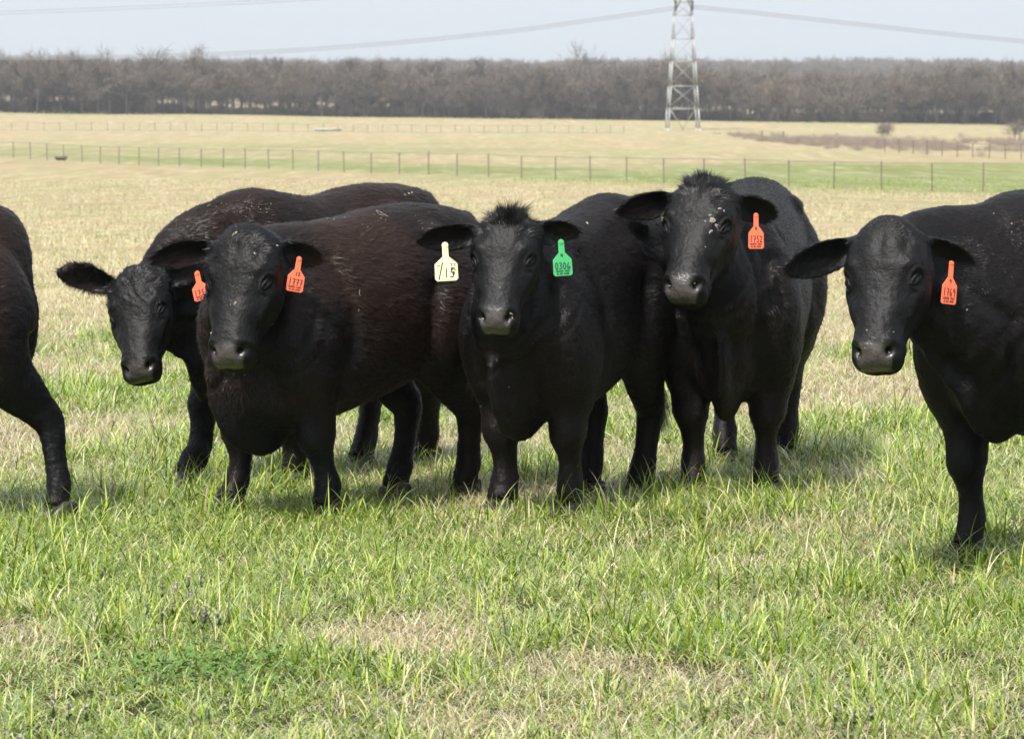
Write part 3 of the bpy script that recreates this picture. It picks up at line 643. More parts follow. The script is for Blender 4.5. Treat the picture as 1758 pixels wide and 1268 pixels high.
def blades(n, rad, hmin, hmax, wmin, wmax, bend, flat, seg, rg, lie=0.0):
    """one clump of n bent blades"""
    th = rg.random(n)*2*np.pi; rr = rad*np.sqrt(rg.random(n)); bx, by = rr*np.cos(th), rr*np.sin(th)
    h = rg.uniform(hmin, hmax, n)*(1+.3*rg.normal(0, 1, n)).clip(.5, 1.7); wd = rg.uniform(wmin, wmax, n); az = rg.random(n)*2*np.pi+rg.normal(0, .3); dx, dy = np.cos(az), np.sin(az)
    b = bend*rg.uniform(.15, 1.2, n); tilt = rg.uniform(0, flat, n); kink = rg.random(n) < .22; kpos = rg.uniform(.4, .8, n)
    V = []; al = []; P = np.stack([bx, by, -.01*np.ones(n)], 1); ang = tilt.copy()
    faceaz = az+np.pi/2+rg.normal(0, .5, n); fx, fy = np.cos(faceaz), np.sin(faceaz)
    for i in range(seg+1):
        t = i/seg; wv = wd*(1-t**1.8)*.5*(1 if t < 1 else 0)
        if i < seg:
            V.append(np.stack([P[:, 0]-fx*wv, P[:, 1]-fy*wv, P[:, 2]], 1)); V.append(np.stack([P[:, 0]+fx*wv, P[:, 1]+fy*wv, P[:, 2]], 1)); al += [np.full(n, t)]*2
        else: V.append(P.copy()); al.append(np.ones(n))
        ang = ang+b/seg*(1+t)+np.where(kink & (np.abs(kpos-t) < .5/seg), rg.uniform(.5, 1.6, n), 0)
        st = h/seg; P = P+np.stack([np.sin(ang)*dx*st, np.sin(ang)*dy*st, np.cos(ang)*st], 1); P[:, 2] = np.maximum(P[:, 2], .004)
    k = 2*seg+1; V = np.stack(V, 1).reshape(-1, 3); al = np.stack(al, 1).ravel(); i0 = np.arange(n)[:, None]*k
    Q = [i0+np.array([2*i, 2*i+1, 2*i+3, 2*i+2]) for i in range(seg-1)]; T = i0+np.array([2*seg-2, 2*seg-1, 2*seg])
    r0 = np.repeat(rg.random((n, 3)), k, 0); col = np.concatenate([r0, np.ones((len(r0), 1))], 1)
    return V, [np.concatenate(Q), T], {'rnd': ('FLOAT_COLOR', col), 'along': ('FLOAT', al)}
def coll(name, protos):
    c = bpy.data.collections.new(name)
    for i, (V, Fc, at_, mat) in enumerate(protos):
        o = mesh_np('%s_clump' % name, V, Fc, mat, link=False, attrs=at_); o.name = '%s_clump_%02d' % (name, i); c.objects.link(o)
    return c
def scatter(name, label_kind, pts, rotz_, scl, idx, dry, c, tiltv=None):
    me = bpy.data.meshes.new(name); n = len(pts); me.vertices.add(n); me.vertices.foreach_set('co', np.asarray(pts, np.float32).ravel())
    for a, typ, d in (('rz', 'FLOAT', rotz_), ('scl', 'FLOAT', scl), ('dry', 'FLOAT', dry)):
        me.attributes.new(a, typ, 'POINT').data.foreach_set('value', np.asarray(d, np.float32))
    me.attributes.new('idx', 'INT', 'POINT').data.foreach_set('value', np.asarray(idx, np.int32)); me.update()
    o = bpy.data.objects.new(name, me); C.objects.link(o)
    ng = bpy.data.node_groups.new(name+'_scatter', 'GeometryNodeTree'); ng.interface.new_socket('Geometry', in_out='INPUT', socket_type='NodeSocketGeometry'); ng.interface.new_socket('Geometry', in_out='OUTPUT', socket_type='NodeSocketGeometry')
    N = ng.nodes; L = ng.links; gi = N.new('NodeGroupInput'); go = N.new('NodeGroupOutput'); mp = N.new('GeometryNodeMeshToPoints'); ip = N.new('GeometryNodeInstanceOnPoints'); ci = N.new('GeometryNodeCollectionInfo')
    ci.inputs['Collection'].default_value = c; ci.inputs['Separate Children'].default_value = True; ci.inputs['Reset Children'].default_value = True
    def na(nm, t):
        q = N.new('GeometryNodeInputNamedAttribute'); q.data_type = t; q.inputs['Name'].default_value = nm; return q.outputs['Attribute']
    cx = N.new('ShaderNodeCombineXYZ'); L.new(na('rz', 'FLOAT'), cx.inputs[2])
    L.new(gi.outputs[0], mp.inputs['Mesh']); L.new(mp.outputs[0], ip.inputs['Points']); L.new(ci.outputs[0], ip.inputs['Instance']); ip.inputs['Pick Instance'].default_value = True
    L.new(na('idx', 'INT'), ip.inputs['Instance Index']); L.new(cx.outputs[0], ip.inputs['Rotation']); L.new(na('scl', 'FLOAT'), ip.inputs['Scale']); L.new(ip.outputs[0], go.inputs[0])
    md = o.modifiers.new('scatter', 'NODES'); md.node_group = ng; tag(o, **label_kind); return o
rg = np.random.default_rng(11)
P_ = []
for i in range(9): P_.append((*blades(42, .085, .055, .115, .0031, .0060, 2.4, .80, 5, rg), M_grass))       # short turf
for i in range(4): P_.append((*blades(32, .060, .09, .155, .0038, .0074, 2.0, .62, 6, rg), M_grass))      # lusher tufts
for i in range(4): P_.append((*blades(44, .10, .06, .14, .0016, .0036, 2.8, 1.2, 6, rg), M_grass))      # thin bent straw
for i in range(2): P_.append((*blades(5, .05, .18, .30, .0018, .003, 1.5, .9, 7, rg), M_grass))       # long stalks
gcol = coll('grass', P_)
def frus(y0, y1, dens, margin=1.2):
    A_ = .30*(y1*y1-y0*y0)/2+2*margin*(y1-y0); n = int(A_*dens); yy = rg.uniform(y0, y1, int(n*1.9)); hw = .155*yy+margin
    keep = rg.random(len(yy)) < hw/hw.max(); yy = yy[keep][:n]; hw = hw[keep][:n]; return rg.uniform(-1, 1, len(yy))*hw, yy
xs, ys_ = [], []; sc_ = []
for y0, y1, dn, sc in ((8.6, 12.5, 190, 1.08), (12.5, 17, 170, 1.25), (17, 24, 85, 1.35), (24, 36, 38, 1.5)):
    x_, y_ = frus(y0, y1, dn); xs.append(x_); ys_.append(y_); sc_.append(np.full(len(x_), sc))
x_ = np.concatenate(xs); y_ = np.concatenate(ys_); s_ = np.concatenate(sc_)
feet_xy = []
for o_ in list(C.objects):
    if o_.name.startswith('hoof'):
        c_ = np.mean([v.co for v in o_.data.vertices], axis=0); m_ = Matrix.Translation(o_.parent.location) @ o_.parent.rotation_euler.to_matrix().to_4x4(); w_ = m_ @ Vector(c_); feet_xy.append((w_.x, w_.y))
fx_ = np.repeat(np.array(feet_xy), 16, 0)+rg.normal(0, .085, (len(feet_xy)*16, 2))-np.array([0, .05]); nfx = len(fx_)
x_ = np.concatenate([x_, fx_[:, 0]]); y_ = np.concatenate([y_, fx_[:, 1]]); s_ = np.concatenate([s_, np.full(nfx, 1.35)])
dr = dryness(x_, y_); lush = noise2(x_, y_, 1.6, 2, 21)
u_ = rg.random(len(x_)); idx = rg.integers(0, 9, len(x_))
lush[-nfx:] = .60
tall = (u_ < np.clip((lush-.50)*5, 0.04, .8)) & (dr < .45); idx[tall] = 9+rg.integers(0, 4, tall.sum())
st = (~tall) & (rg.random(len(x_)) < .12+.8*dr); idx[st] = 13+rg.integers(0, 4, st.sum())
lo = rg.random(len(x_)) < .012; idx[lo] = 17+rg.integers(0, 2, lo.sum())
s_ = s_*rg.uniform(.75, 1.15, len(x_))*(.72+.5*lush)
bd = dr*.85+.09; bd[st] = np.clip(bd[st]+.40, 0, 1); bd[tall] *= .35
z_ = zg(x_, y_)+(noise2(x_, y_, 1.1, 2, 9)-.5)*.035
scatter('grass', dict(label='knee-short green pasture grass mixed with bleached straw around the cattle', cat='grass', kind='stuff'), np.stack([x_, y_, z_], 1), rg.random(len(x_))*6.283, s_, idx, bd, gcol)
# distant dry pasture: coarser tufts
P2 = []
for i in range(6): P2.append((*blades(80, .24, .05, .12, .004, .009, 2.0, 1.1, 3, rg), M_grass))
fcol = coll('dry_grass', P2)
xs, ys_, sc_ = [], [], []
for y0, y1, dn, sc in ((33, 60, 12, 1.0), (60, 110, 3.5, 1.4), (110, 200, 1.0, 1.9)):
    a_, b_ = frus(y0, y1, dn, 3); xs.append(a_); ys_.append(b_); sc_.append(np.full(len(a_), sc))
x_ = np.concatenate(xs); y_ = np.concatenate(ys_); s_ = np.concatenate(sc_)*rg.uniform(.5, 1.3, len(x_))
kp = noise2(x_, y_*.6, .5, 2, 30) > .40; x_, y_, s_ = x_[kp], y_[kp], s_[kp]
scatter('dry_grass', dict(label='bleached tufts of the dry pasture stretching back to the fence', cat='grass', kind='stuff'), np.stack([x_, y_, zg(x_, y_)], 1), rg.random(len(x_))*6.283, s_, rg.integers(0, 6, len(x_)), dryness(x_, y_), fcol)

# ------------------------------------------------------------------ tubes and boxes for built things
def bars(segs, nside=4):
    """segs: (p, q, r) or (p, q, r0, r1) -> one joined mesh"""
    Vs = []; Q = []; n = 0
    for sgm in segs:
        p, q_ = V3(sgm[0]), V3(sgm[1]); r0 = sgm[2]; r1 = sgm[3] if len(sgm) > 3 else r0
        d = nrm(q_-p); h = V3((0, 0, 1)) if abs(d[2]) < .9 else V3((1, 0, 0)); a = nrm(np.cross(d, h)); b = np.cross(d, a)
        th = np.arange(nside)/nside*2*np.pi+math.pi/4
        ring = np.outer(np.cos(th), a)+np.outer(np.sin(th), b)
        Vs.append(p+ring*r0); Vs.append(q_+ring*r1)
        for j in range(nside): Q.append((n+j, n+(j+1) % nside, n+nside+(j+1) % nside, n+nside+j))
        if nside == 4: Q.append((n+4, n+5, n+6, n+7)); Q.append((n+3, n+2, n+1, n))
        n += 2*nside
    return np.concatenate(Vs), np.array(Q)

# ------------------------------------------------------------------ bare winter trees
M_bark = simple('grey_bark', (.085, .074, .066), .9, var=.35, scale=1.5)
def twig_mat(name, c0, c1):
    k = NT(name); oi = k.add('ShaderNodeObjectInfo'); a = k.add('ShaderNodeAttribute', attribute_name='rnd')
    f = k.math('FRACT', k.math('ADD', k.math('MULTIPLY', a.outputs['Fac'], .4), k.math('MULTIPLY', oi.outputs['Random'], .9)))
    k.l(k.mix(f, c0, c1), k.p.inputs['Base Color']); k.p.inputs['Roughness'].default_value = .9; k.p.inputs['Specular IOR Level'].default_value = .1; return k.m
M_twig = twig_mat('bare_twigs', (.075, .062, .052), (.175, .148, .122))
M_twig2 = twig_mat('budding_twigs', (.100, .085, .062), (.19, .150, .118))
def tree_mesh(h, spread, rg, trunks=1, twn=2200, low=.12, wfac=1.0):
    limbs = []; tips = []
    def grow(p, d, L, r, depth):
        q_ = p+d*L; limbs.append((p, q_, r, r*.68))
        if depth >= 3: tips.append((p, q_)); return
        for k in range(rg.integers(3, 5) if depth else rg.integers(4, 6)):
            nd = nrm(d*rg.uniform(.6, 1.1)+rg.normal(0, 1, 3)*V3((spread, spread, .45))); nd[2] = abs(nd[2])*.9+.05 if depth < 2 else nd[2]
            f_ = rg.uniform(.35, 1.0) if depth == 0 else rg.uniform(.5, 1)
            grow(p+(q_-p)*f_, nrm(nd), L*rg.uniform(.55, .8), r*.5, depth+1)
    for t_ in range(trunks):
        ox = rg.normal(0, .4, 2)*(trunks > 1); grow(V3((ox[0], ox[1], -.3)), nrm(V3((rg.normal(0, .08), rg.normal(0, .08), 1))), h*.40, h*.0125, 0)
    V, Q = bars(limbs, 3)
    mz = max(t[1][2] for t in tips); 
    n = twn; ii = rg.integers(0, len(tips), n); A_ = np.array([t[0] for t in tips])[ii]; B_ = np.array([t[1] for t in tips])[ii]
    p = A_+(B_-A_)*rg.random((n, 1))+rg.normal(0, .25, (n, 3)); d = (B_-A_); d /= np.linalg.norm(d, axis=1)[:, None]; d = d+rg.normal(0, .6, (n, 3)); d[:, 2] += .35; d /= np.linalg.norm(d, axis=1)[:, None]
    L = rg.uniform(.7, 1.7, n)[:, None]; w_ = rg.uniform(.018, .045, n)[:, None]*wfac; sd = np.cross(d, rg.normal(0, 1, (n, 3))); sd /= np.linalg.norm(sd, axis=1)[:, None]
    m_ = p+d*L*.5+rg.normal(0, .1, (n, 3))
    TV = np.stack([p-sd*w_, p+sd*w_, m_+sd*w_*.6, m_-sd*w_*.6, p+d*L+rg.normal(0, .15, (n, 3))], 1).reshape(-1, 3); i0 = np.arange(n)[:, None]*5
    s1 = h/max(TV[:, 2].max(), .1); 
    return (V*s1, Q), (TV*s1, [i0+np.array([0, 1, 2, 3]), i0+np.array([3, 2, 4])], np.repeat(rg.random(n), 5))
protos = []
rt = np.random.default_rng(5)
for i in range(9):
    (V, Q), (TV, TQ, R_) = tree_mesh(12.0*rt.uniform(.85, 1.05), .75 if i != 8 else .5, rt, 1+(i % 3 == 1), 1500 if i != 8 else 350, wfac=.9)
    a = mesh_np('trunk', V, Q, M_bark, link=False); b = mesh_np('crown', TV, TQ, M_twig if i % 3 else M_twig2, link=False, attrs={'rnd': ('FLOAT', R_)}); protos.append((a.data, b.data))
TREEG = 'bare winter trees along the edge of the field'
def put_tree(x, y, i, sc, label, group=TREEG, rz=None, kinds=('trunk', 'crown')):
    t = empty('bare_tree', (x, y, float(zg(x, y))-.1), rt.uniform(0, 6.28) if rz is None else rz); t.scale = (sc*rt.uniform(.85, 1.15), sc*rt.uniform(.85, 1.15), sc)
    for nm, me in zip(kinds, protos[i]):
        o = bpy.data.objects.new(nm, me); C.objects.link(o); o.parent = t
    tag(t, label, 'tree', group); return t
def LB(px):
    return ('leafless tree in the dense woodland edge, '+('at the far left end' if px < 300 else 'left of the middle, above the feed trough' if px < 700 else 'in the middle, left of the pylon' if px < 1130 else 'directly behind the pylon' if px < 1215 else 'right of the pylon' if px < 1500 else 'at the right end'))
nT = 150
for k in range(nT):
    x = -138+276*(k+.5)/nT+rt.normal(0, .8); row = k % 3; y = 790+row*9+rt.uniform(-3, 3)
    sc = (.74+.72*float(noise2(x, 0, .05, 2, 40)))*rt.uniform(.80, 1.25)*(1+.05*row)*(.97 if x < 0 else .93)
    put_tree(x, y, int(rt.integers(0, 8)), sc, LB(879+5860*x/y))
put_tree(float(at(990, 200, 812)[0]), 812, 8, 1.75, 'tall thin bare tree rising above the woodland left of the pylon', group=None)
for (px, sc) in ((893, 1.18), (860, 1.08), (1180, 1.12), (1420, 1.16), (1490, 1.14), (1445, 1.1), (1585, 1.08), (1300, .98)):
    put_tree(float(at(px, 200, 815)[0]), 815+rt.uniform(-4, 4), int(rt.integers(0, 8)), sc, LB(px))
# deeper rows of the wood: one mass
tcol = bpy.data.collections.new('wood_trees')
for i in range(8):
    a, b = protos[i]; o = bpy.data.objects.new('wood_tree_%02d' % i, b); tcol.objects.link(o)
bcol = bpy.data.collections.new('wood_trunks')
for i in range(8):
    o = bpy.data.objects.new('wood_trunk_%02d' % i, protos[i][0]); bcol.objects.link(o)
n = 620; x_ = rt.uniform(-165, 165, n); y_ = 822+rt.random(n)**1.2*110; z_ = zg(x_, y_); sc = (.74+.64*noise2(x_, y_*.3, .04, 2, 41))*rt.uniform(.78, 1.16, n)*.96
ix = rt.integers(0, 8, n); rz_ = rt.random(n)*6.28
scatter('woodland', dict(label='deeper rows of bare grey trees behind the edge of the wood', cat='woodland', kind='stuff'), np.stack([x_, y_, z_], 1), rz_, sc, ix, np.zeros(n), tcol)
scatter('woodland_trunks', dict(label='trunks standing in the depth of the bare wood', cat='woodland', kind='stuff'), np.stack([x_, y_, z_], 1), rz_, sc, ix, np.zeros(n), bcol)
n = 5200; x_ = rt.uniform(-520, 520, n); y_ = rt.uniform(1250, 2620, n); kp = np.abs(x_) < y_*.17+60; x_, y_ = x_[kp], y_[kp]; n = len(x_)
scatter('hill_woodland', dict(label='hazy wooded ridge on the horizon behind the near wood', cat='woodland', kind='stuff'), np.stack([x_, y_, zg(x_, y_)], 1), rt.random(n)*6.28, rt.uniform(.9, 1.5, n), rt.integers(0, 8, n), np.zeros(n), tcol)
# undergrowth at the foot of the wood
n = 2200; x_ = rt.uniform(-140, 140, n); y_ = 794+rt.random(n)*50; 
scatter('undergrowth', dict(label='low bare scrub between the trunks at the foot of the wood', cat='undergrowth', kind='stuff'), np.stack([x_, y_, zg(x_, y_)-.8], 1), rt.random(n)*6.28, rt.uniform(.18, .40, n)*(.5+noise2(x_, y_, .03, 1, 44)), rt.integers(0, 8, n), np.zeros(n), tcol)
# single bare shrubs in the right field and the rusty scrub band
def shrub(px, y, sc, label):
    p = at(px, 200, y); x = float(p[0]); (V, Q), (TV, TQ, R_) = tree_mesh(5.0*sc, 1.0, rt, 5, 500, wfac=.6)
    t = empty('bare_shrub', (x, y, float(zg(x, y)))); mesh_np('stem', V, Q, M_bark, t); mesh_np('twigs', TV, TQ, M_twig, t, attrs={'rnd': ('FLOAT', R_)}); tag(t, label, 'shrub')
shrub(1518, 545, .62, 'bare many-stemmed shrub standing alone in the field right of the pylon')
shrub(1745, 520, .95, 'bare reddish shrub at the right edge before the woodland')
M_scrub = twig_mat('rusty_scrub', (.19, .15, .125), (.32, .26, .21))
sp = []
for i in range(4):
    (V, Q), (TV, TQ, R_) = tree_mesh(1.3, 1.1, rt, 6, 260, wfac=.25); sp.append((TV, TQ, {'rnd': ('FLOAT', R_)}, M_scrub))
scol = coll('scrub', sp)
n = 2600; x_ = rt.uniform(34, 100, n); y_ = 440-(x_-45)*2.0+rt.normal(0, 48, n); kp = (noise2(x_, y_*.4, .09, 2, 12) > .42) & (y_ > 260); x_, y_ = x_[kp], y_[kp]; n = len(x_)
scatter('scrub', dict(label='low reddish-brown scrub band across the right of the far field', cat='scrub', kind='stuff'), np.stack([x_, y_, zg(x_, y_)], 1), rt.random(n)*6.28, rt.uniform(.5, 1.1, n), rt.integers(0, 4, n), np.zeros(n), scol)

# ------------------------------------------------------------------ pylon and lines
M_steel = simple('galvanised_steel', (.33, .33, .325), .5, .3, var=.12, scale=.6); M_ins = simple('insulator', (.06, .05, .05), .35); M_cable = simple('cable', (.20, .20, .21), .6)
def sweep(P, r, ns=6):
    T = np.gradient(P, axis=0); T /= np.linalg.norm(T, axis=1)[:, None]; S = nrmr(np.cross(T, V3((0, 0, 1)))); U = np.cross(S, T); th = np.arange(ns)/ns*2*np.pi
    V = (P[:, None]+r*(np.cos(th)[None, :, None]*S[:, None]+np.sin(th)[None, :, None]*U[:, None])).reshape(-1, 3)
    Q = [(i*ns+j, i*ns+(j+1) % ns, (i+1)*ns+(j+1) % ns, (i+1)*ns+j) for i in range(len(P)-1) for j in range(ns)]; return V, np.array(Q)
def pylon():
    c = at(1172, 222, 672); x0, y0 = float(c[0]), 672.; z0 = float(zg(x0, y0))-.2
    t = empty('pylon', (x0, y0, z0), math.radians(3)); tag(t, 'tall lattice steel pylon standing in the field in front of the woodland', 'pylon')
    prof = [(0, 3.05), (4.4, 2.85), (8.8, 2.55), (13.6, 2.25), (18.0, 1.95), (22.6, 1.70), (25.2, 1.60), (28, 1.5), (32, 1.3), (36, 1.1), (40, .8), (44, .15)]
    cs = [(1, 1), (-1, 1), (-1, -1), (1, -1)]; P = lambda k, i: V3((cs[i][0]*prof[k][1], cs[i][1]*prof[k][1], prof[k][0]))
    for i in range(4):
        V, Q = bars([(P(k, i), P(k+1, i), .18 if k < 4 else .12) for k in range(len(prof)-1)]); mesh_np('leg', V, Q, M_steel, t)
        V, Q = bars([((*P(0, i)[:2], -.3), (*P(0, i)[:2], .5), .38)]); mesh_np('footing', V, Q, simple('concrete', (.4, .39, .36), .9), t)
    for k in range(1, len(prof)-1):
        V, Q = bars([(P(k, i), P(k, (i+1) % 4), .12 if k < 4 else .07) for i in range(4)]); mesh_np('crossbar', V, Q, M_steel, t)
    for k in range(0, len(prof)-2):
        sg = []
        for i in range(4):
            j = (i+1) % 4
            if k < 4: sg.append((P(k+1, i) if k else P(1, i), P(k, j) if k else (P(0, i)+P(0, j))/2, .075))
            else: sg += [(P(k, i), P(k+1, j), .055), (P(k, j), P(k+1, i), .055)]
        V, Q = bars(sg); mesh_np('brace', V, Q, M_steel, t)
    for z, L in ((27.5, 7.5), (33.5, 6.5), (39, 5.0)):
        for s in (1, -1):
            w0 = np.interp(z, [p[0] for p in prof], [p[1] for p in prof]); tip = V3((s*L, 0, z+.3))
            sg = [(V3((s*w0, y, z)), tip, .08) for y in (w0, -w0)]+[(V3((s*w0, y, z+1.8)), tip, .07) for y in (w0, -w0)]
            for f in (.3, .6): sg.append((V3((s*w0, w0, z))*(1-f)+tip*f, V3((s*w0, w0, z+1.8))*(1-f)+tip*f, .05)); sg.append((V3((s*w0, w0, z))*(1-f)+tip*f, V3((s*w0, -w0, z))*(1-f)+tip*f, .05))
            V, Q = bars(sg); a = mesh_np('crossarm', V, Q, M_steel, t)
    for s in (1, -1):   # insulator strings on the waist of the frame
        V, Q = bars([(V3((s*1.7, -1.7, 25.4)), V3((s*1.55, -1.7, 23.4)), .16)]+[(V3((s*1.62, -1.7, 23.6+.3*q)), V3((s*1.62, -1.7, 23.72+.3*q)), .30) for q in range(6)]+[(V3((0, -1.6, 26.8)), V3((s*1.55, -1.7, 23.8)), .12)], 6); mesh_np('insulator', V, Q, M_ins, t)
    # corona ring
    sg = [(V3((.75*math.cos(a), -1.65, 25.6+.75*math.sin(a))), V3((.75*math.cos(a+.524), -1.65, 25.6+.75*math.sin(a+.524))), .08) for a in np.arange(12)*.5236]
    V, Q = bars(sg); mesh_np('ring', V, Q, M_steel, t)
pylon()
def line(pts, label, y, offs, r=.06, y1=None):
    """pts: px positions; sampled as a smooth hanging curve; offs: vertical spacing of its wires"""
    W_ = np.array([at(px, py, y+(0 if y1 is None else (y1-y)*i/(len(pts)-1))) for i, (px, py) in enumerate(pts)]); W_ = resample(W_, 90)
    t = empty('power_line', tuple(W_[0])); tag(t, label, 'power line')
    for dz, dy in offs:
        P = W_-W_[0]+V3((0, dy, dz)); V, Q = sweep(P, r); mesh_np('wire', V, Q, M_cable, t, smooth=True)
OF = [(0, 0), (.34, .5), (-.34, -.5)]
line([(1158, 14), (1080, 26), (1000, 37), (900, 51), (800, 62), (700, 72), (600, 80), (500, 87), (400, 92), (300, 96), (200, 98), (100, 99), (0, 99), (-100, 97), (-250, 90)], 'sagging bundle of wires running from the pylon down to the treetops on the left', 671, OF)
line([(1187, 12), (1300, 23), (1400, 34), (1500, 45), (1600, 56), (1700, 66), (1800, 75), (1950, 84), (2150, 88)], 'bundle of wires running from the pylon out of the right edge', 671, OF)
line([(1000, -48), (800, -24), (700, -13), (540, 0), (400, 8), (270, 14), (130, 20), (0, 25), (-150, 29), (-300, 30)], 'pair of faint wires crossing the top left corner of the sky', 660, [(0, 0), (.55, .6)], .05)

# ------------------------------------------------------------------ fences
M_post = simple('rusty_steel_post', (.17, .13, .11), .7, .2, var=.3, scale=8); M_wire = simple('fence_wire', (.22, .20, .18), .6, .3)
def fence(p0, p1, n, hgt, r, label, rails, rail_r, px_margin=0):
    p0 = V3(p0); p1 = V3(p1); t = empty('fence', (*p0, float(zg(*p0)))); tag(t, label, 'fence'); z0 = float(zg(*p0))
    XY = [p0+(p1-p0)*i/(n-1) for i in range(n)]; B = [V3((q[0]-p0[0], q[1]-p0[1], float(zg(q[0], q[1]))-z0)) for q in XY]
    V, Q = bars([((0, 0, -.3), (0, 0, hgt), r)], 6); post = mesh_np('post', V, Q, M_post, t, link=False); me = post.data
    for b in B:
        o = bpy.data.objects.new('post', me); C.objects.link(o); o.parent = t; o.location = Vector(b)+Vector((rt.normal(0, .03), 0, rt.normal(0, .03))); o.rotation_euler = (rt.normal(0, .015), rt.normal(0, .02), 0)
    for f, rr in zip(rails, rail_r):
        V, Q = bars([(B[i]+V3((0, 0, hgt*f)), B[i+1]+V3((0, 0, hgt*f)), rr) for i in range(n-1)]); mesh_np('wire' if rr < .02 else 'rail', V, Q, M_wire, t)
d = V3((23.12+44.11, 157.5-294.6)); a0 = V3((-44.11, 294.6))-d*.12; a1 = V3((23.12, 157.5))+d*.10
fence(a0, a1, 43, 1.38, .034, 'long wire and post fence crossing the whole field behind the cattle', (.97, .70, .45, .2), (.020, .009, .009, .012))
fence((-92, 556), (20, 610), 46, 1.35, .04, 'faint far fence line near the woodland on the left', (.95, .5, .06), (.02, .01, .03))
fence((37.3, 510.4), (39.6, 500), 2, 1.3, .12, 'two weathered posts standing alone in the field right of the pylon', (.9,), (.02,))
fence((36.0, 330), (46.5, 282), 13, 1.35, .05, 'short stretch of fence with close posts beyond the main fence at right', (.95, .5), (.03, .014))
# low dark object by the fence and pale trough beyond the far fence
M_pale = simple('weathered_pale_metal', (.45, .43, .40), .6, var=.15); M_dark = simple('dark_timber', (.13, .11, .10), .8, var=.3)
def trough(px, y, L, h, w_, mat, label, name):
    p = at(px, 200, y); x = float(p[0]); t = empty(name, (x, y, float(zg(x, y)))); tag(t, label, 'trough')
    sg = [((-L/2, -w_/2, h*.6), (L/2, -w_/2, h*.6), h*.38), ((-L/2, w_/2, h*.6), (L/2, w_/2, h*.6), h*.38), ((-L/2, -w_/2, h*.6), (-L/2, w_/2, h*.6), h*.38), ((L/2, -w_/2, h*.6), (L/2, w_/2, h*.6), h*.38), ((-L/2, 0, h*.3), (L/2, 0, h*.3), w_*.45)]
    V, Q = bars(sg); mesh_np('basin', V, Q, mat, t)
    for k in range(4):
        V, Q = bars([((-L/2+L*(k+.5)/4, 0, -.2), (-L/2+L*(k+.5)/4, 0, h*.5), .07)]); mesh_np('leg', V, Q, mat, t)
trough(104, 283, .8, .38, .4, M_dark, 'low dark trough beside the fence at far left', 'trough')
trough(563, 610, 4.6, .5, .7, M_pale, 'long pale feed trough far off near the woodland', 'feed_trough')

# ------------------------------------------------------------------ ear tags
def tag_mat(name, c): return simple(name, c, .55, 0, .4, .18, 45)
M_or = tag_mat('orange_plastic', (.74, .145, .065)); M_gr = tag_mat('green_plastic', (.045, .36, .12)); M_ye = tag_mat('yellow_plastic', (.80, .74, .43)); M_ink = simple('marker_ink', (.10, .008, .006), .6); M_inkk = simple('black_marker_ink', (.012, .012, .010), .6); M_inkg = simple('dark_green_ink', (.004, .035, .012), .6)
DIG = {'0': [[(.5, 1), (.15, .8), (.1, .4), (.3, .03), (.6, .0), (.85, .35), (.85, .75), (.5, 1)]], '1': [[(.5, 1), (.42, 0)]], '2': [[(.1, .8), (.4, 1), (.8, .85), (.75, .6), (.15, .03), (.95, .08)]],
 '3': [[(.15, .95), (.6, 1), (.8, .8), (.4, .55), (.8, .4), (.75, .1), (.3, 0), (.05, .1)]], '5': [[(.9, 1), (.4, .95), (.25, .58), (.7, .55), (.85, .3), (.6, .03), (.1, .05)]],
 '6': [[(.5, 1), (.15, .5), (.2, .1), (.6, 0), (.9, .2), (.75, .42), (.25, .3)]], '7': [[(.05, .92), (.85, .95), (.5, 0)], [(.35, .48), (.9, .5)]], '9': [[(.85, .75), (.55, 1), (.2, .8), (.35, .55), (.85, .7), (.75, 0)]],
 '/': [[(.95, 1.15), (.0, -.15)]], 'T': [[(0, 1), (1, 1)], [(.5, 1), (.45, 0)]], 'J': [[(.3, 1), (.9, 1)], [(.65, 1), (.6, .1), (.2, .05)]], 'E': [[(.9, 1), (.15, 1), (.15, 0), (.9, 0)], [(.15, .5), (.7, .5)]], 'L': [[(.2, 1), (.15, 0), (.9, 0)]], 'D': [[(.15, 0), (.2, 1), (.75, .8), (.8, .3), (.15, 0)]],
 'w': [[(0, .9), (.2, .1), (.5, .8), (.75, .1), (1, 1)]], '4': [[(.2, 1), (.1, .45), (.85, .45)], [(.7, 1), (.65, 0)]]}
def strokes(txt, x, z, w_, h_, gap, th, sl=0.):
    segs = []
    for i, ch in enumerate(txt):
        for pl in DIG.get(ch, []):
            pts = [(x+i*(w_+gap)+a*w_, z+b*h_+sl*(i*(w_+gap))) for a, b in pl]
            for p, q_ in zip(pts[:-1], pts[1:]): segs.append((p, q_, th))
    return segs
def ribbon(segs, y=-.0022):
    Vs = []; Q = []; n = 0; k = 0
    for (p, q_, th) in segs:
        p = np.array(p); q_ = np.array(q_); d = q_-p; L = np.linalg.norm(d)+1e-9; d /= L; nn = np.array([-d[1], d[0]])*th/2; e = d*th*.3; yy = y-.00003*(k % 7); k += 1
        for c_ in (p-e-nn, q_+e-nn, q_+e+nn, p-e+nn): Vs.append((c_[0], yy, c_[1]))
        Q.append((n, n+1, n+2, n+3)); n += 4
    return np.array(Vs), np.array(Q)
